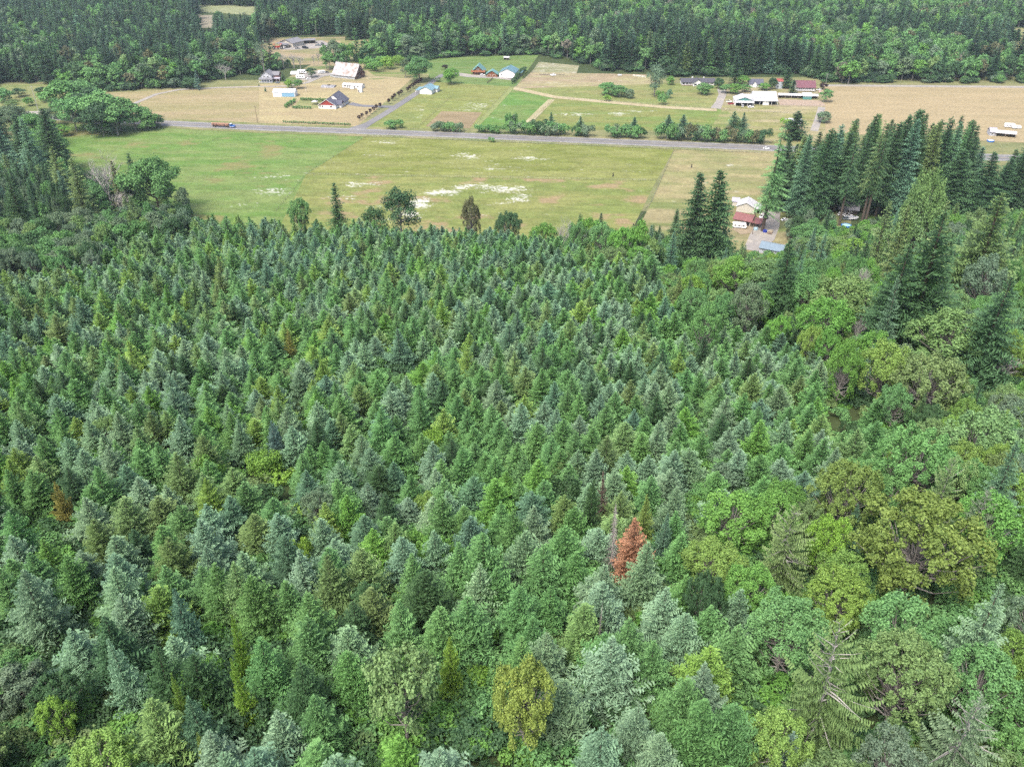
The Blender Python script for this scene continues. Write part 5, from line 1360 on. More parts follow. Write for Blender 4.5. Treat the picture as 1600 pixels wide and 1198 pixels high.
# old barn with a big tin roof
o, L = site((520, 121), (555, 125), 'old_barn', 'big old barn with steep rusty pale tin roof and dark red gable', 'barn')
D = 17.0
m = MB()   # flared walls and gables
prof = [(0, 0), (0, 3.2), (2.6, 5.6), (D / 2, 12.6), (D - 2.6, 5.6), (D, 3.2), (D, 0)]
m.prism([(a, z) for a, z in prof], 0, L, axis='x'); m.m = [0] * len(m.f)
m.build('wall', BARNRED, o)
r = MB(); t = 0.2
for a, b in ((0, 1), (1, 2)):
    sl = [(-1.0, 2.55), (2.7, 5.85), (D / 2, 12.9)]
    for mir in (0, 1):
        p, q = sl[a], sl[b]
        pts = [p, q, (q[0], q[1] + t), (p[0], p[1] + t)]
        if mir: pts = [(D - y_, z_) for y_, z_ in pts][::-1]
        r.prism(pts, -0.7, L + 0.9, axis='x')
rf = r.build('roof', R_OLD, o)
MB().box(-0.7, D / 2 - 0.2, 13.05, L + 0.9, D / 2 + 0.2, 13.18).build('ridge_cap', R_OLD, rf)
for i in range(1, 7):
    for k in range(3):
        u = L * (i + 0.5 * (k % 2)) / 7.2
        z0 = 6.6 + k * 2.0
        y0 = D / 2 - (12.9 - z0) / (12.9 - 5.85) * (D / 2 - 2.7)
        mm = MB(); dz, dy = 1.9, 1.9 * (D / 2 - 2.7) / 7.05
        mm.quad((u, y0 - 0.06, z0 + t + 0.05), (u + 2.6, y0 - 0.06, z0 + t + 0.05), (u + 2.6, y0 - 0.06 + dy, z0 + dz + t + 0.05), (u, y0 - 0.06 + dy, z0 + dz + t + 0.05))
        mm.build('roof_sheet', R_OLD, rf)
MB().box(0, -0.06, 0, L, -0.01, 2.6).build('whitewashed_wall', flat('whitewash', (0.5, 0.52, 0.54), 0.8, 0.2, 0.8), o)
opening(o, 'f', 1.2, 4.0, 2.2, 0.0, name='door', mat=DARK, frame=BARNRED, y=0.06)
opening(o, 'r', D / 2 - 1.2, 2.6, 3.2, 2.6, name='door', mat=DARK, frame=BARNRED, x=L)
slab_roof(o, -4.5, 1.0, -0.8, 9, 2.0, 2.9, R_OLD, name='lean_to_roof')
MB().box(-4.2, 1.3, 0, -0.9, 8.8, 1.9).build('lean_to_wall', flat('whitewash', (0.5, 0.52, 0.54)), o)

# house with red gable
o, L = site((498, 170), (525, 171.2), 'house', 'low house with dark blue-grey roof, red front gable and white walls', 'house')
gable(o, 0, 0, L, 9, 3.0, 4.6, 'y', WHITE, R_NAVY, gm=REDW)
gable(o, 2.0, 9.0, L + 1.0, 16, 3.4, 6.2, 'y', WHITE, R_NAVY, gm=WHITE)
gable(o, L - 4.2, 5.8, 7.0, 6.0, 2.9, 3.0, 'x', WHITE, R_NAVY, gm=REDW)
for u in (0.8, 3.0): opening(o, 'f', u, 1.4, 1.1, 1.5, y=0)
opening(o, 'f', 10.5, 1.8, 1.3, 1.3, y=0)
for i, u in enumerate((13.0, 16.0, 19.0, 22.5)): opening(o, 'r', u, 1.6, 1.4, 1.1, x=L + 3.0)
opening(o, 'r', 10.6, 1.1, 2.1, 0.05, name='door', mat=REDW, x=L + 3.0)
for sg in (0, 1):
    p = [(-0.62, 2.7), (L / 2, 7.75)] if not sg else [(L + 0.62, 2.7), (L / 2, 7.75)]
    mm = MB(); a, b = p
    q = [(a[0], a[1]), (b[0], b[1]), (b[0], b[1] + 0.28), (a[0], a[1] + 0.28)]
    mm.prism(q if sg else q[::-1], -0.72, -0.62); mm.build('bargeboard', TRIM, o)
# gazebo on the lawn
gx, gy = G(492, 163.5)
o = empty('gazebo', (gx, gy, BZ)); tagp(o, 'small grey square gazebo on the lawn left of the red-gabled house', 'gazebo')
for sx in (-1, 1):
    for sy in (-1, 1): MB().box(sx * 2 - 0.1, sy * 2 - 0.1, 0, sx * 2 + 0.1, sy * 2 + 0.1, 2.4).build('post', WOODP, o)
m = MB(); q = [(-2.5, -2.5, 2.4), (2.5, -2.5, 2.4), (2.5, 2.5, 2.4), (-2.5, 2.5, 2.4)]
for i in range(4): m.poly([q[i], q[(i + 1) % 4], (0, 0, 3.7)])
m.poly(q[::-1]); m.build('roof', flat('grey_canvas', (0.45, 0.45, 0.45), 0.8), o)

# blue and white shed
o, L = site((427, 151.6), (461.4, 151.8), 'metal_shed', 'long metal shed with pale roof, white and light blue front', 'shed')
D = 9.5
gable(o, 0, 0, L, D, 3.6, 2.4, 'x', WHITE, flat('pale_grey_metal_roof', (0.5, 0.53, 0.55), 0.5, 0.06), seams=2.0, over=0.3)
MB().box(L * 0.4, -0.07, 0, L - 0.6, -0.01, 3.45).build('blue_front', BLUEW, o)
for i in range(5): MB().box(L * 0.4 + (L * 0.57) * i / 5 + 1.5, -0.1, 0.1, L * 0.4 + (L * 0.57) * i / 5 + 1.62, -0.071, 3.4).build('batten', BLUEW, o)
for u in (1.2, 4.6): opening(o, 'f', u, 2.6, 2.5, 0.05, name='door', mat=WHITE, y=0)
opening(o, 'r', 3.5, 2.0, 2.2, 0.05, name='door', mat=GREYW, x=L)

# farmhouse
o, L = site((405, 129.5), (428, 129.8), 'farmhouse', 'two-storey grey farmhouse with grey hipped roof and white-posted porch', 'house')
gable(o, 1.5, 3, L - 4, 11, 6.0, 3.6, 'y', GREYW, R_GREY)
gable(o, L - 3.5, 7.5, 6.5, 8, 5.6, 2.6, 'x', flat('brick_red_wall', (0.27, 0.13, 0.12), 0.8), R_GREY)
slab_roof(o, -0.3, -0.3, L - 1.2, 3.2, 2.7, 3.9, R_GREY, name='porch_roof', posts=6)
slab_roof(o, L - 2.5, 4.3, L + 4.6, 7.6, 2.7, 3.5, R_LILAC, name='porch_roof', posts=3)
MB().box(0, 0, 0, L - 1.5, 2.95, 0.4).build('porch_floor', GREYW, o)
for i in range(5): opening(o, 'f', 2.4 + i * 2.0, 1.1, 1.4, 0.9, y=3)
for i in range(2): opening(o, 'f', 4.0 + i * 3.6, 1.2, 1.4, 4.2, y=3)
for i in range(3): opening(o, 'r', 8.3 + i * 2.4, 1.1, 1.3, 1.2, x=L + 3)

# manufactured home and its neighbours
o, L = site((535, 137.6), (559, 139), 'manufactured_home', 'long white manufactured home with light roof behind the red-gabled house', 'mobile home')
gable(o, 0, 0, L + 4.0, 7.5, 2.6, 1.1, 'x', WHITE, R_WHITE, over=0.3)
for u in (2.0, 4.6, 7.0): opening(o, 'f', u, 1.6, 1.2, 1.1, y=0)
opening(o, 'f', 15.2, 1.2, 1.1, 1.2, y=0)
gable(o, 9.0, -2.4, 3.6, 2.4, 2.4, 0.8, 'y', WHITE, R_WHITE, over=0.2)
opening(o, 'f', 9.9, 1.2, 2.0, 0.05, name='door', mat=WHITE, y=-2.4)
MB().box(0, -0.04, 0, 8.8, -0.005, 0.6).build('skirting', flat('pale_skirting', (0.5, 0.5, 0.49)), o)
o, L = site((559.5, 145), (565.5, 145.2), 'garden_shed', 'tiny white shed in front of the manufactured home', 'shed')
gable(o, 0, 0, L, 3.2, 2.3, 0.9, 'x', WHITE, R_WHITE, over=0.15); opening(o, 'f', 0.3, 0.9, 1.9, 0.02, name='door', mat=DARK, y=0)
o, L = site((501, 137.5), (522, 137.8), 'silage_clamp', 'grey flat tarpaulin-covered heap left of the manufactured home', 'covered heap')
m = MB(); m.prism([(0, 0), (1.0, 0.9), (5, 1.3), (9, 0.8), (10, 0)], 0, L, axis='x'); m.build('tarpaulin', flat('grey_tarpaulin', (0.3, 0.3, 0.32), 0.7, 0.3, 0.4), o)
MB().box(L * 0.45, 4, 1.2, L * 0.62, 6.5, 1.7).build('tyre_pile', RUBBER, o)

# white building with light blue roof beside the driveway
o, L = site((656, 147.3), (676, 148.4), 'blue_roofed_shop', 'white workshop with light blue metal roof beside the driveway', 'workshop')
gable(o, 0, 0, L * 0.92, 15, 3.8, 2.7, 'y', WHITE, R_BLUE, seams=2.2)
gable(o, L * 0.5, 9.5, L * 0.62, 8, 3.2, 1.6, 'x', WHITE, R_BLUE)
slab_roof(o, -4.6, 0.2, -0.65, 14, 3.1, 3.1, R_BLUE, name='lean_to_roof', posts=3)
MB().box(-0.09, 0.8, 0.05, -0.02, 13, 2.9).build('lean_to_shade_panel', DARK, o)  # near-black sheet on the wall: painted shade of the open lean-to
opening(o, 'r', 11, 1.2, 2.1, 0.02, name='door', mat=GREYW, x=L * 1.12); opening(o, 'r', 14, 1.2, 1.1, 1.2, x=L * 1.12)

# log cabin, teal annexe, teal-roofed shop
o, L = site((737, 117.6), (757, 117.9), 'log_cabin', 'log cabin with steep green metal roof and brown front gable', 'house')
gable(o, 0.6, 3.0, L - 1.6, 14, 3.2, 5.0, 'y', LOG, R_TEAL, over=1.2, seams=1.8)
slab_roof(o, -0.6, -0.4, L + 0.6, 3.6, 2.7, 3.9, LOG, name='porch_roof', posts=5, pm=LOG)
for u in (1.8, 4.4, 7.0): opening(o, 'f', u, 1.5, 1.4, 0.9, y=3.0)
for u in (3.2, 5.6): opening(o, 'f', u, 1.3, 1.6, 4.2, y=3.0)
for k in range(8): MB().box(0.62, 2.93, 0.2 + k * 0.38, L - 1.02, 2.985, 0.5 + k * 0.38).build('log', LOG, o)
o, L = site((760, 120.6), (777, 120.9), 'log_garage', 'low brown garage with green roof between cabin and white shop', 'garage')
gable(o, 0, 0, L, 9, 2.7, 3.3, 'y', LOG, R_TEAL, over=0.8)
for u in (1.2, 5.8): opening(o, 'f', u, 3.0, 2.2, 0.05, name='door', mat=LOG, y=0)
o, L = site((780, 121.2), (804.5, 122.3), 'white_shop', 'large white shop with blue-teal metal roof at the yard end', 'workshop')
gable(o, 0, 0, L, 19, 4.6, 3.6, 'y', WHITE, R_TEAL2, seams=2.4)
slab_roof(o, L + 0.62, 6, L + 5.4, 19, 3.4, 3.4, R_TEAL2, name='lean_to_roof', posts=2)
for u in (4.2, 9.6): opening(o, 'f', u, 4.4, 3.8, 0.05, name='door', mat=WHITE, frame=GREYW, y=0)
opening(o, 'f', 1.6, 1.0, 1.0, 2.2, y=0)
o, L = site((787, 94.3), (795.5, 94.4), 'field_shelter', 'tiny white-roofed open field shelter in the far green pasture', 'shelter')
gable(o, 0, 0, L, 4, 2.4, 0.8, 'x', PINKW, R_WHITE, open_front=True, over=0.3)
o = empty('board_fence', (*G(761, 131), BZ)); tagp(o, 'short dark board fence slanting in front of the green-roofed garage', 'fence')
A, Bq = Vector(G(761, 131)), Vector(G(770, 123.5)); d = Bq - A; o.rotation_euler[2] = math.atan2(d.y, d.x)
for k in range(6): MB().box(d.length * k / 5 - 0.1, -0.1, 0, d.length * k / 5 + 0.1, 0.1, 1.6).build('post', WOODP, o)
for z in (0.3, 0.75, 1.2): MB().box(0, -0.16, z, d.length, -0.105, z + 0.32).build('board', WOODP, o)

# ranch house
o, L = site((1065, 133.4), (1116, 133.6), 'ranch_house', 'long low ranch house with dark slate roof and white window wall', 'house')
gable(o, 0, 0, L, 10, 2.8, 2.4, 'x', WHITE, R_SLATE, over=0.9)
gable(o, L * 0.33, -4.5, L * 0.28, 9.5, 3.0, 2.9, 'y', WHITE, R_SLATE, over=0.7)
for i, (u, w) in enumerate([(1.0, 2.0), (4.0, 2.2), (7.2, 1.6), (L * 0.68, 2.0), (L * 0.78, 1.6), (L * 0.9, 1.6)]): opening(o, 'f', u, w, 1.4, 0.9, y=0)
for u in (0.8, 4.0): opening(o, 'f', L * 0.33 + u, 2.4, 1.8, 0.5, y=-4.5)
MB().box(L * 0.33, 6, 4.4, L * 0.33 + 1, 7, 6.4).build('chimney', WHITE, o); MB().box(L * 0.68, 6, 4.4, L * 0.68 + 0.8, 6.8, 6.2).build('chimney', WHITE, o)
MB().box(0, -3.0, 0, L * 0.32, -0.02, 0.35).build('deck', WOODP, o)
o, L = site((1173, 136.2), (1192, 136.4), 'ranch_house', 'smaller dark-roofed house half hidden by green trees', 'house')
gable(o, -1, 0, L + 1, 10, 2.8, 3.2, 'x', WHITE, R_NAVY, over=0.6); gable(o, 1.0, -2.5, 4.0, 7.5, 2.8, 2.4, 'y', WHITE, R_NAVY, over=0.4)
for u in (7.0, 10.0): opening(o, 'f', u, 1.6, 1.3, 0.9, y=0)

# farm complex on the right
o, L = site((1149, 166.6), (1177, 167.2), 'teal_gabled_shop', 'white-roofed open-fronted shop with a teal gable', 'workshop')
gable(o, 0, 3.2, L, 14, 4.2, 2.8, 'y', WHITE, R_WHITE, gm=TEALW, over=0.5)
slab_roof(o, -0.5, -0.6, L + 0.5, 3.0, 3.1, 4.0, R_WHITE, name='porch_roof', posts=4)
MB().box(0.6, 3.1, 0.05, L - 0.6, 3.17, 3.0).build('bay_shade_panel', DARK, o)  # flat dark panel on the closed wall, painting the shade inside the bay
gable(o, L * 0.48, 14, L * 0.62, 9, 4.2, 2.0, 'x', WHITE, R_WHITE, over=0.4)
o, L = site((1178, 164.4), (1214, 165), 'white_roofed_barn', 'large barn with two-tier bright white roof and dark open bays', 'barn')
gable(o, 0, 5.0, L, 16, 5.2, 3.4, 'x', WHITE, R_WHITE, over=0.5, seams=2.4)
slab_roof(o, -0.5, -0.5, L + 0.5, 4.9, 3.4, 4.7, R_WHITE, name='lean_to_roof', posts=5)
MB().box(0.3, 4.86, 0.05, L - 0.3, 4.97, 3.2).build('bay_shade_panel', DARK, o)  # dark sheet before the solid wall: shade under the lean-to put into colour
opening(o, 'f', L * 0.38, 5.0, 3.0, 0.05, name='door', mat=WHITE, y=0.4)
o, L = site((1216, 153.6), (1277, 155.2), 'long_stable', 'long narrow white-roofed stable with square module near its right end', 'stable')
gable(o, 0, 0, L, 5, 2.6, 0.9, 'x', PINKW, R_WHITE, open_front=True, over=0.6)
gable(o, L * 0.62, -3.2, L * 0.21, 9.5, 3.0, 1.6, 'x', TEALW, flat('pale_metal_roof', (0.62, 0.68, 0.70), 0.5), over=0.4)
for i in range(7): MB().box(L * 0.085 * i + 0.8, 2.6, 0, L * 0.085 * i + 0.95, 4.78, 2.5).build('stall_partition', PINKW, o)
o, L = site((1247, 142.6), (1270, 142.9), 'red_roofed_house', 'long house with maroon metal roof and row of dark windows', 'house')
gable(o, -1.5, 0, L + 3, 12, 3.6, 4.4, 'x', WHITE, R_MAROON, over=1.0, seams=1.6)
for i in range(8): opening(o, 'f', 0.2 + i * (L + 0.6) / 8, 1.1, 1.7, 1.3, y=0)
slab_roof(o, -1.8, -2.6, L + 2, -0.2, 0.5, 0.5, CONC, name='terrace')
gable(o, 2, 12.6, 12, 6, 3.4, 2.2, 'x', WHITE, flat('red_tin_roof', (0.33, 0.09, 0.08), 0.6), over=0.4)
o, L = site((1212.5, 139), (1218.5, 139.2), 'tower_house', 'narrow pale two-storey house end with red roof edge', 'house')
gable(o, 0, 0, L + 2, 7, 6.6, 1.6, 'x', flat('pale_blue_wall', (0.5, 0.56, 0.6), 0.7), flat('red_tin_roof', (0.33, 0.09, 0.08)), over=0.3); opening(o, 'f', 0.8, 1.3, 1.6, 1.2, y=0); opening(o, 'f', 0.8, 1.3, 1.6, 4.0, y=0)
o, L = site((1231, 194.5), (1251, 196), 'mobile_home', 'white mobile home with awning beside the broad dark spruce', 'mobile home')
gable(o, 0, 0, L, 8, 2.7, 1.0, 'x', WHITE, R_WHITE, over=0.3); slab_roof(o, -3.4, 1.5, -0.35, 7, 2.3, 2.4, R_WHITE, name='awning', posts=2)
for u in (1.2, 3.6, 6.0): opening(o, 'f', u, 1.5, 1.1, 1.1, y=0)
o, L = site((1554, 213.2), (1586, 216), 'long_white_shed', 'long white-roofed shed beyond the tall grove at the right', 'shed')
gable(o, 0, 0, L, 6, 2.8, 1.2, 'x', PINKW, R_WHITE, open_front=True, over=0.5)
o, L = site((1546, 212.5), (1556, 213), 'lilac_roofed_house', 'small house with pale lilac roof left of the long white shed', 'house')
gable(o, 0, 0, L, 8, 3.0, 2.2, 'x', GREYW, R_LILAC, over=0.5); opening(o, 'f', 1.0, 1.4, 1.2, 1.0, y=0)

# lower farm by the gravel yard
o, L = site((1150, 331), (1178, 334.5), 'white_garage', 'big white-roofed cream garage behind the red-roofed house', 'garage')
gable(o, 0, 0, L, 11, 3.6, 2.5, 'y', OFFW, R_WHITE, over=0.5, seams=2.0)
slab_roof(o, L + 0.6, 0.5, L + 3.6, 11, 3.0, 3.2, R_WHITE, name='lean_to_roof', posts=2)
o2, L2 = site((1143, 322), (1154, 323), 'lilac_shed', 'small shed with lilac roof left of the white-roofed garage', 'shed')
gable(o2, 0, 0, L2, 7, 2.8, 1.4, 'x', OFFW, R_LILAC, over=0.3)
o, L = site((1146, 349), (1172, 354), 'red_roofed_house', 'cream house with dull red roof and dark carport by the gravel yard', 'house')
gable(o, 0, 0, L, 9, 2.9, 2.3, 'x', TANW, R_RED, over=0.7, gm=TANW)
slab_roof(o, L + 0.75, -1.0, L + 6.0, 7.5, 2.6, 3.0, R_RED, name='carport_roof', posts=3, pm=WOODP)
opening(o, 'f', L - 3.2, 2.6, 2.2, 0.05, name='door', mat=DARK, y=0); opening(o, 'f', L - 5.2, 1.2, 1.2, 1.0, y=0)
o, L = site((1186, 395), (1222, 402), 'blue_grey_shed', 'shed with blue-grey metal roof half hidden by alders at the yard end', 'shed')
gable(o, 0, 0, L * 0.95, 9, 3.0, 1.9, 'x', GREYW, R_STEEL, over=0.6, seams=2.0)
o, L = site((1313, 333.5), (1336, 336), 'grove_house', 'house with grey shingled roof seen through the grove trunks', 'house')
gable(o, -1, 0, L + 2, 10, 3.2, 2.6, 'x', flat('dark_brown_siding', (0.06, 0.045, 0.035), 0.8), R_GREY, over=0.9)
for u in (2.0, 5.0): opening(o, 'f', u, 1.5, 1.2, 1.0, y=0)
# far farmyard shop
o, L = site((458, 74.5), (475, 70.5), 'grey_roofed_shop', 'grey-roofed shop with pale wall at the far farmyard', 'workshop')
gable(o, 0, 0, L, 20, 4.5, 3.0, 'y' if False else 'x', OFFW, R_GREY, over=1.0)
slab_roof(o, -9.5, 2, -1.05, 18, 3.6, 4.3, R_GREY, name='lean_to_roof', posts=3)
o, L = site((475, 69), (493, 68.4), 'machine_shed', 'low open machine shed right of the grey-roofed shop in the far farmyard', 'shed')
gable(o, 0, 0, L, 8, 3.6, 1.2, 'x', PINKW, R_GREY, open_front=True, over=0.5)
o, L = site((27, 32.5), (34, 32.5), 'far_house', 'tiny white house in a gap of the far forest at the upper left', 'house')
gable(o, 0, 0, L, 9, 5, 3, 'x', WHITE, R_WHITE, over=0.4)
# white greenhouse-like rack by the pasture edge and pipe
o, L = site((989, 119.5), (1008, 121.5), 'white_fence', 'short white rail fence at the back of the dry pasture', 'fence')
for k in range(13): MB().box(L * k / 12 - 0.08, -0.08, 0, L * k / 12 + 0.08, 0.08, 1.5).build('post', WHITE, o)
for z in (0.5, 1.2): MB().box(0, -0.13, z, L, -0.085, z + 0.22).build('rail', WHITE, o)
o, L = site((842, 117.5), (882, 118), 'irrigation_pipe', 'long thin pipe line lying across the dry pasture', 'pipe')
MB().tube([(0, 0, 0.7), (L, 0, 0.7)], [0.28, 0.28], 8).build('tube', flat('dull_pipe', (0.3, 0.28, 0.24)), o)
for k in range(4): MB().box(L * (k + 0.4) / 4 - 0.2, -0.5, 0, L * (k + 0.4) / 4 + 0.2, 0.5, 0.45).build('support', WOODP, o)

# ------------------------------------------------------------------ vehicles
def wheel(root, x, y, r, w=0.28, name='wheel'):
    m = MB(); s = 12
    ring = [(x + r * math.cos(6.283 * k / s), r + r * math.sin(6.283 * k / s)) for k in range(s)]
    m.prism(ring, y - w / 2, y + w / 2, axis='y')
    o = m.build(name, RUBBER, root)
    m = MB(); ring = [(x + r * 0.55 * math.cos(6.283 * k / 8), r + r * 0.55 * math.sin(6.283 * k / 8)) for k in range(8)]
    m.prism(ring, y - w / 2 - 0.02, y + w / 2 + 0.02, axis='y'); m.build('rim', CHROME, o)
def vehicle(px, py, ang, name, label, kind, color, cat=None, z=0.19, s=1.0):
    x, y = G(px, py)
    o = empty(name, (x, y, z), math.radians(ang)); o.scale = (s, s, s); tagp(o, label, cat or 'car')
    paint = flat('paint_' + '_'.join('%02d' % int(c * 99) for c in color), color, 0.35, 0.04, 1)
    if kind in ('car', 'suv', 'pickup'):
        Lh, W = (2.25, 0.9) if kind == 'car' else (2.5, 0.97)
        h1 = 0.85 if kind == 'car' else 1.05; h2 = 1.42 if kind == 'car' else 1.8
        m = MB(); m.prism([(-Lh, 0.3), (Lh - 0.1, 0.3), (Lh, 0.55), (Lh - 0.15, h1 - 0.08), (Lh - 1.2, h1), (-Lh + 0.15, h1), (-Lh, 0.6)], -W, W); m.build('body', paint, o)
        cx0, cx1 = (-1.5, 1.0) if kind == 'car' else (-2.3, 1.0) if kind == 'suv' else (-0.6, 1.1)
        m = MB(); m.prism([(cx0, h1), (cx1, h1), (cx1 - 0.65, h2 - 0.05), (cx0 + 0.45, h2 - 0.05)], -W + 0.1, W - 0.1); m.build('windows', GLASS, o)
        m = MB(); m.prism([(cx0 + 0.4, h2 - 0.06), (cx1 - 0.62, h2 - 0.06), (cx1 - 0.75, h2), (cx0 + 0.5, h2)], -W + 0.13, W - 0.13); m.build('cab_roof', paint, o)
        if kind == 'pickup': MB().box(-2.4, -0.8, h1 - 0.02, -0.7, 0.8, h1 + 0.01).build('bed', DARK, o)
        for wx in (-Lh + 0.85, Lh - 0.85):
            for sy in (-1, 1): wheel(o, wx, sy * (W - 0.12), 0.34)
        for sy in (-1, 1): MB().box(Lh - 0.12, sy * 0.62 - 0.14, 0.58, Lh + 0.01, sy * 0.62 + 0.14, 0.74).build('headlight', WHITE, o)
    elif kind == 'trailer':
        m = MB(); m.prism([(-4.0, 0.5), (3.6, 0.5), (4.0, 1.3), (3.5, 2.85), (3.2, 3.05), (-3.8, 3.05), (-4.0, 2.8)], -1.2, 1.2); m.build('body', paint, o)
        for wx in (-3.0, -0.8, 1.6): MB().box(wx, -1.24, 1.5, wx + 1.1, -1.205, 2.2).build('window', GLASS, o)
        MB().box(0.5, -1.24, 0.7, 1.2, -1.205, 2.5).build('door', GREYW, o)
        MB().box(-3.9, -1.235, 1.1, 3.6, -1.202, 1.3).build('stripe', GREYW, o)
        for wx in (-1.1, -0.3):
            for sy in (-1, 1): wheel(o, wx, sy * 1.1, 0.36)
        MB().box(3.9, -0.1, 0.5, 5.2, 0.1, 0.62).build('hitch', DARK, o)
    elif kind == 'tractor':
        m = MB(); m.prism([(-0.4, 0.9), (1.9, 0.8), (1.9, 1.5), (0.2, 1.7), (-0.4, 1.7)], -0.4, 0.4); m.build('body', paint, o)
        for sx in (-0.9, 0.1):
            for sy in (-1, 1): MB().box(sx, sy * 0.55 - 0.05, 1.4, sx + 0.1, sy * 0.55 + 0.05, 2.6).build('cab_post', DARK, o)
        MB().box(-1.1, -0.75, 2.6, 0.4, 0.75, 2.72).build('cab_roof', paint, o)
        for sy in (-1, 1): wheel(o, -0.6, sy * 0.85, 0.85, 0.45); wheel(o, 1.4, sy * 0.7, 0.45, 0.3)
    elif kind == 'boat':
        m = MB(); m.prism([(-2.8, 0.7), (2.0, 0.7), (3.2, 1.6), (-2.8, 1.6)], -0.95, 0.95); m.build('hull', paint, o)
        m = MB(); m.prism([(-2.4, 1.6), (2.4, 1.6), (1.0, 2.1), (-1.6, 2.1)], -0.85, 0.85); m.build('cover', GREYW, o)
        for sy in (-1, 1): wheel(o, -0.6, sy * 0.9, 0.32)
    return o
W_ = (0.75, 0.75, 0.74)
road_ang = math.degrees(math.atan2(G(1300, 234)[1] - G(1100, 227)[1], G(1300, 234)[0] - G(1100, 227)[0]))
vehicle(1197, 233.5, road_ang, 'parked_car', 'white car on the main road by the tall sparse fir', 'car', W_)
vehicle(754, 118.7, 15, 'parked_car', 'white car parked in front of the log cabin', 'suv', W_)
vehicle(797.5, 123, 0, 'utility_trailer', 'small white trailer parked at the corner of the large white shop', 'boat', W_, 'trailer')
vehicle(1173, 168.8, 10, 'parked_car', 'white car in front of the teal-gabled shop', 'suv', W_)
vehicle(1160, 167.2, 80, 'parked_car', 'silver car in the open bay of the teal-gabled shop', 'suv', (0.5, 0.52, 0.54))
vehicle(1142, 163.3, 5, 'parked_car', 'red pickup parked left of the teal-gabled shop', 'pickup', (0.42, 0.06, 0.08))
vehicle(1139, 160.2, 5, 'parked_car', 'white pickup behind the red one left of the teal-gabled shop', 'pickup', W_)
vehicle(1279, 141.5, 20, 'parked_car', 'white pickup beside the purple tree on the right', 'pickup', W_)
vehicle(1281, 144.8, 70, 'parked_car', 'pinkish red car beside the round tree below the purple one', 'suv', (0.5, 0.2, 0.19))
vehicle(477, 76.3, -25, 'parked_car', 'black car in the far farmyard', 'suv', (0.03, 0.03, 0.035), s=1.5)
vehicle(465, 77, 10, 'parked_car', 'grey pickup before the grey-roofed shop in the far farmyard', 'pickup', (0.3, 0.3, 0.3), s=1.2)
for px, py, a, d in [(430, 77.5, 10, 'left one of two red tractors'), (438.5, 77, 190, 'right one of two red tractors')]:
    vehicle(px, py, a, 'tractor', d + ' in the far farmyard', 'tractor', (0.5, 0.07, 0.05), 'tractor', s=2.0)
for px, py, a, c, d in [(497, 72, 10, (0.25, 0.3, 0.33), 'grey-blue pickup'), (503, 70, 60, (0.5, 0.5, 0.5), 'pale grey car'), (507, 74.5, -10, W_, 'white car')]:
    vehicle(px, py, a, 'parked_car', d + ' at the right side of the far farmyard', 'pickup', c, s=1.3)
vehicle(445, 75, 80, 'parked_car', 'white car under the lean-to of the far grey-roofed shop', 'suv', W_, s=1.2)
vehicle(461, 117.6, 178, 'travel_trailer', 'white travel trailer right of the farmhouse, left of two', 'trailer', W_, 'trailer', s=1.1)
vehicle(472.5, 115.4, 10, 'travel_trailer', 'larger white travel trailer left of the dark round yard tree', 'trailer', W_, 'trailer', s=1.15)
vehicle(470, 123.4, 4, 'travel_trailer', 'white trailer nearest the lime tree behind the blue shed', 'trailer', W_, 'trailer', s=1.1)
vehicle(503, 115.2, 30, 'travel_trailer', 'short white trailer between the dark yard tree and the barn', 'trailer', W_, 'trailer', s=0.9)
vehicle(511, 114.2, -20, 'parked_car', 'dark grey car beside the old barn yard', 'car', (0.12, 0.12, 0.14))
vehicle(482, 124.5, 20, 'parked_car', 'white car under the dark round yard tree', 'car', W_)
vehicle(433.5, 130.5, 170, 'parked_car', 'grey-blue car parked in front of the farmhouse', 'car', (0.2, 0.24, 0.3))
vehicle(864, 119.6, 200, 'utility_trailer', 'small white stock trailer alone in the dry pasture', 'boat', W_, 'trailer')
vehicle(968, 119.4, 200, 'utility_trailer', 'tiny white trailer at the back edge of the dry pasture', 'boat', W_, 'trailer', s=0.8)
vehicle(1577, 199.5, -8, 'travel_trailer', 'white travel trailer at the hay field corner, left of two', 'trailer', W_, 'trailer')
vehicle(1588, 201.5, -8, 'travel_trailer', 'white travel trailer at the hay field corner, right of two', 'trailer', W_, 'trailer', s=0.8)
vehicle(1155, 356.5, -12, 'travel_trailer', 'white camper in front of the red-roofed cream house', 'trailer', W_, 'trailer')
vehicle(1190, 339.5, 60, 'parked_car', 'white pickup under the bare trunk by the gravel yard', 'pickup', W_)
vehicle(1197, 341, 70, 'parked_car', 'dark car beside the white pickup in the gravel yard', 'suv', (0.06, 0.06, 0.07))
vehicle(1225.5, 331, 70, 'parked_car', 'dark car at the far end of the gravel yard under the firs', 'car', (0.05, 0.05, 0.06))
vehicle(1226, 345, 20, 'parked_car', 'white car on the far side of the gravel yard turning patch', 'car', W_)
vehicle(1315, 337.2, -8, 'parked_car', 'white van behind the blue-grey pickup in the grove', 'suv', W_)
vehicle(1325, 338.5, -8, 'parked_car', 'white pickup parked before the grove house', 'pickup', W_)
vehicle(1323, 343.5, -8, 'parked_car', 'blue-grey pickup in the grove clearing', 'suv', (0.3, 0.36, 0.42))
vehicle(1332, 343.8, 10, 'utility_trailer', 'white boat on trailer beside the blue-grey pickup in the grove', 'boat', W_, 'boat')
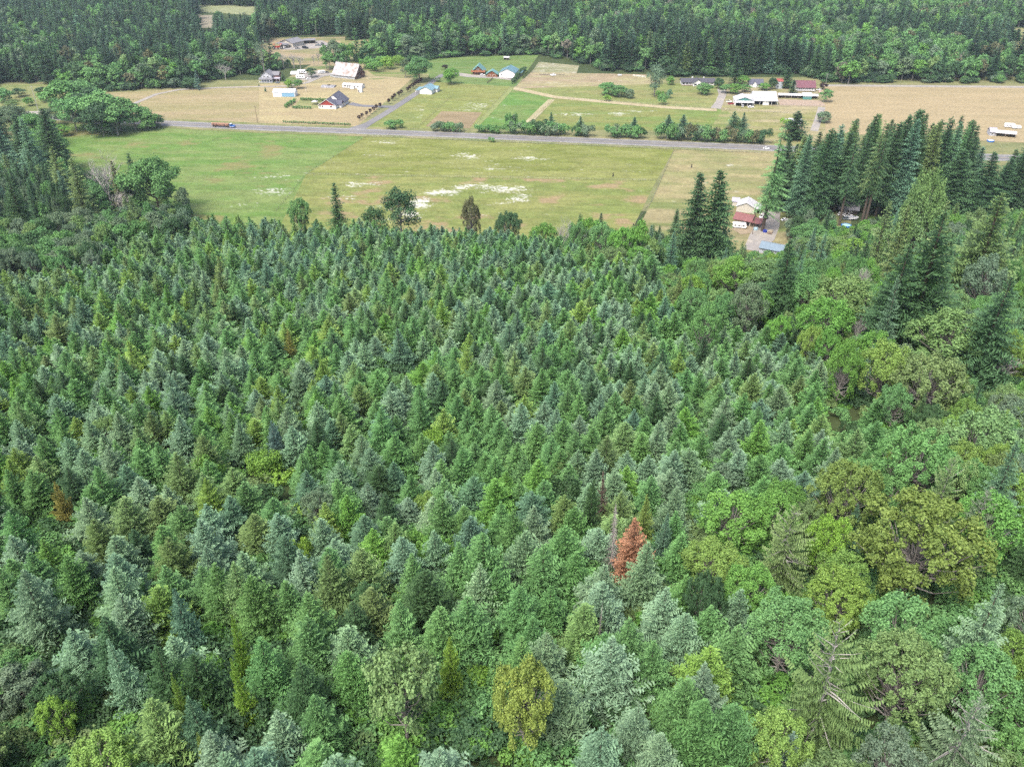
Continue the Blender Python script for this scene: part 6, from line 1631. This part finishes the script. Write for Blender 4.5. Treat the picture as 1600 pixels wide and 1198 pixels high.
# yard things
def tub(px, py, r, h, mat, name, label, cat, water=None):
    x, y = G(px, py); o = empty(name, (x, y, 0.12)); tagp(o, label, cat)
    m = MB(); m.prism([(r * math.cos(6.283 * k / 16), r * math.sin(6.283 * k / 16)) for k in range(16)], 0, 1)
    s = MB()
    ring = lambda rr, z: [(rr * math.cos(6.283 * k / 16), rr * math.sin(6.283 * k / 16), z) for k in range(16)]
    a, b, c, d = ring(r, 0), ring(r, h), ring(r * 0.82, h), ring(r * 0.82, h - 0.12)
    for p, q in ((a, b), (b, c), (c, d)):
        for k in range(16): s.quad(p[k], p[(k + 1) % 16], q[(k + 1) % 16], q[k])
    s.build('side', mat, o); w = MB(); w.poly(ring(r * 0.82, h - 0.11)); w.build('cover', water or mat, o)
tub(1322, 354, 2.9, 0.9, flat('blue_vinyl', (0.03, 0.16, 0.5), 0.5), 'trampoline', 'round blue-rimmed pool or trampoline in the grove clearing', 'pool', flat('pale_aqua', (0.4, 0.65, 0.62), 0.4))
tub(1180.5, 359.5, 1.3, 1.2, flat('pale_blue_plastic', (0.5, 0.68, 0.75), 0.5), 'water_tank', 'pale blue round tank between pole and big trunk in the yard', 'tank')
tub(1195, 363, 1.25, 1.2, flat('deep_blue_plastic', (0.03, 0.05, 0.35), 0.5), 'blue_tub', 'deep blue round tub in the gravel yard', 'tub')
tub(1547.5, 221.5, 2.6, 1.0, flat('blue_vinyl', (0.03, 0.16, 0.5)), 'pool', 'small blue-white pool left of the long white shed beyond the grove', 'pool', WHITE)
o, L = site((1195, 368), (1202, 369), 'junk_pile', 'heap of boards and boxes beside the deep blue tub', 'junk pile')
rg = random.Random(4)
for k in range(9): MB().box(rg.uniform(0, 2.4), rg.uniform(2, 7), 0, rg.uniform(2.5, 3.6), rg.uniform(7, 8.4), rg.uniform(0.2, 0.8)).build('board', [WOODP, TANW, WHITE][k % 3], o)
for px, py, lab in [(957.5, 276, 'dark leaning post standing in the daisy meadow'), (1080, 262, 'small dark post in the dry paddock')]:
    x, y = G(px, py); m = MB().tube([(0, 0, 0), (0.3, 0, 1.3), (0.1, 0, 2.6)], [0.45, 0.35, 0.12], 6)
    m.tube([(0.25, 0, 1.2), (-0.5, 0.2, 2.0)], [0.2, 0.08], 5)
    o = m.build('dead_stump', flat('charred_wood', (0.035, 0.03, 0.03), 0.9), None); o.location = (x, y, BZ); tagp(o, lab, 'post')
for px, py in [(1211, 202.8), (1136, 176)]: pass
# logging truck on the road
x, y = G(350, 199.3)
ta = math.atan2(G(400, 201)[1] - G(300, 196.5)[1], G(400, 201)[0] - G(300, 196.5)[0])
o = empty('logging_truck', (x, y, 0.19), ta); tagp(o, 'loaded logging truck with blue cab driving on the road', 'truck')
BLUEP = flat('truck_blue', (0.03, 0.12, 0.42), 0.35, 0.04)
FR = flat('truck_frame', (0.05, 0.045, 0.045), 0.7)
m = MB(); m.prism([(5.6, 0.6), (9.6, 0.6), (9.7, 1.0), (9.6, 1.75), (7.6, 1.95), (7.5, 1.95), (7.1, 2.9), (5.6, 2.95)], -1.15, 1.15); m.build('cab', BLUEP, o)
MB().box(5.5, -1.1, 2.96, 7.0, 1.1, 3.15).build('cab_roof', WHITE, o)
m = MB(); m.prism([(7.15, 2.0), (7.62, 2.0), (7.22, 2.85), (7.12, 2.85)], -1.0, 1.0); m.build('windscreen', GLASS, o)
for sy in (-1, 1): MB().box(5.9, sy * 1.17 - 0.02, 2.0, 6.9, sy * 1.17 + 0.02, 2.7).build('side_window', GLASS, o)
MB().box(9.62, -0.9, 0.7, 9.74, 0.9, 1.6).build('grille', CHROME, o)
MB().box(9.5, -1.2, 0.45, 9.85, 1.2, 0.75).build('bumper', CHROME, o)
for sy in (-1, 1): MB().tube([(5.3, sy * 0.9, 1.0), (5.3, sy * 0.9, 3.7)], [0.09, 0.09], 8).build('exhaust_stack', CHROME, o)
for sy in (-1, 1): MB().tube([(5.4, sy * 1.0, 0.75), (7.3, sy * 1.0, 0.75)], [0.32, 0.32], 10).build('fuel_tank', CHROME, o)
MB().box(-9.6, -0.45, 0.85, 5.6, 0.45, 1.1).build('chassis', FR, o)
for bx_ in (-8.2, -5.6, 1.0, 3.4):
    MB().box(bx_, -1.25, 1.1, bx_ + 0.25, 1.25, 1.35).build('bunk', FR, o)
    for sy in (-1, 1): MB().box(bx_, sy * 1.25 - 0.07, 1.35, bx_ + 0.2, sy * 1.25 + 0.07, 3.0).build('stake', FR, o)
LOGM = [flat('log_bark_a', (0.34, 0.17, 0.12), 0.9, 0.3, 1.5), flat('log_bark_b', (0.42, 0.24, 0.18), 0.9, 0.3, 1.5)]
rg = random.Random(8)
for row, n in enumerate((6, 5, 6, 5, 4)):
    for k in range(n):
        yy = (k - (n - 1) / 2) * 0.4; zz = 1.6 + row * 0.36; a = -9.8 + rg.uniform(-0.5, 0.8); b = 4.6 + rg.uniform(-0.8, 0.5); r0 = rg.uniform(0.15, 0.21)
        MB().tube([(a, yy, zz), (b, yy + rg.uniform(-0.04, 0.04), zz)], [r0 * rg.uniform(0.8, 1), r0], 8).build('log', LOGM[rg.random() < 0.5], o)
for wx in (8.6,):
    for sy in (-1, 1): wheel(o, wx, sy * 1.05, 0.5, 0.32)
for wx in (2.2, 3.5, 4.7, -8.6, -7.3):
    for sy in (-1, 1): wheel(o, wx, sy * 1.0, 0.5, 0.5)
for sy in (-1, 1): MB().box(8.0, sy * 1.2 - 0.06, 1.02, 9.2, sy * 1.2 + 0.06, 1.2).build('mudguard', WHITE, o)

# ------------------------------------------------------------------ utility poles and fences
def pole(px, pyb, pyt, label, mat=None, arm=2.4, two=False):
    x, y = G(px, pyb); h = height_for(y, 0, pyt)
    o = empty('utility_pole', (x, y, 0)); tagp(o, label, 'utility pole')
    MB().tube([(0, 0, 0), (0, 0, h)], [0.22, 0.15], 8).build('shaft', mat or WOODP, o)
    if arm:
        c = MB().box(-arm / 2, -0.32, h - 0.8, arm / 2, -0.2, h - 0.62).build('crossarm', mat or WOODP, o)
        for k in (-0.45, -0.15, 0.2, 0.45): MB().tube([(arm * k, -0.26, h - 0.62), (arm * k, -0.26, h - 0.35)], [0.06, 0.04], 5).build('insulator', GREYW, c)
    return o
pole(478.5, 144.5, 121, 'pale utility pole right of the blue and white shed', flat('pale_pole', (0.5, 0.49, 0.47), 0.8), arm=1.6)
pole(402.5, 192, 165.5, 'brown utility pole at the left end of the roadside arborvitae row')
pole(61, 177, 134, 'tall grey utility pole in the scrub clearing at the far left', flat('pale_pole', (0.5, 0.49, 0.47)))
pole(1290, 133, 115, 'farthest utility pole, above the purple tree on the right', flat('grey_pole', (0.33, 0.32, 0.32), 0.8))
pole(1286.5, 160, 141, 'utility pole in front of the round tree below the purple one', flat('grey_pole', (0.33, 0.32, 0.32)))
pole(1284, 190, 171, 'utility pole beside the grey-green tree at the hay field corner', flat('grey_pole', (0.33, 0.32, 0.32)))
pole(1175.5, 366, 333, 'utility pole with pale crossarm in the gravel yard', arm=3.4)
def fence(pts, label, step=5.0, h=1.25, mat=None):
    o = empty('wire_fence', (*G(*pts[0]), BZ)); tagp(o, label, 'fence'); org = Vector(G(*pts[0]))
    posts, wires = MB(), MB()
    for a, b in zip(pts[:-1], pts[1:]):
        A, Bq = Vector(G(*a)) - org, Vector(G(*b)) - org; n = max(1, int((Bq - A).length / step))
        for k in range(n + 1):
            p = A.lerp(Bq, k / n); posts.box(p.x - 0.07, p.y - 0.07, 0, p.x + 0.07, p.y + 0.07, h)
        for z in (0.35, 0.75, 1.15): wires.tube([(A.x, A.y, z), (Bq.x, Bq.y, z)], [0.02, 0.02], 3, cap=False)
    q = posts.build('fence_posts', mat or WOODP, o); q['kind'] = 'stuff'; wires.build('wires', CHROME, o)
fence([(574, 213.5), (478, 273), (432, 330)], 'wire fence between the green meadow and the daisy meadow')
fence([(478, 273), (750, 278), (1025, 283)], 'wire fence between the daisy meadow and the lower meadow')
fence([(1053, 235), (1018, 316), (975, 372)], 'wire fence along the left side of the dry paddock')
fence([(575, 213), (800, 223.5), (1052, 233.5), (1190, 240)], 'wire fence along the south verge of the road')
fence([(708, 148), (655, 199)], 'wire fence between the two paddocks east of the driveway')
fence([(797, 137), (739, 200)], 'wire fence right of the bare plot')
fence([(862, 159), (823, 196)], 'wire fence along the mown track left of the long paddock')
fence([(870, 153.5), (1120, 171), (1250, 179)], 'wire fence on the upper side of the long paddock')
fence([(803, 137.5), (832, 114), (845, 97)], 'wire fence along the left side of the dry pasture')
fence([(1216, 164.5), (1252, 165.5), (1287, 166.5)], 'corral fence in front of the long stable', step=3)

# ------------------------------------------------------------------ haze: the air itself
HZ = 0.00006
m, nt, N, L_ = new_mat('haze_air')
out = N.new('ShaderNodeOutputMaterial'); v = N.new('ShaderNodeVolumePrincipled')
v.inputs['Color'].default_value = (0.72, 0.88, 1.0, 1); v.inputs['Density'].default_value = HZ; v.inputs['Anisotropy'].default_value = 0.2
L_.new(v.outputs[0], out.inputs['Volume'])
if HZ > 0:
    hb = MB().box(-9000, -9000, -1.0, 9000, 9000, 186.0).build('haze', m, None)
    tagp(hb, 'thin bluish haze in the air over the valley', kind='stuff')
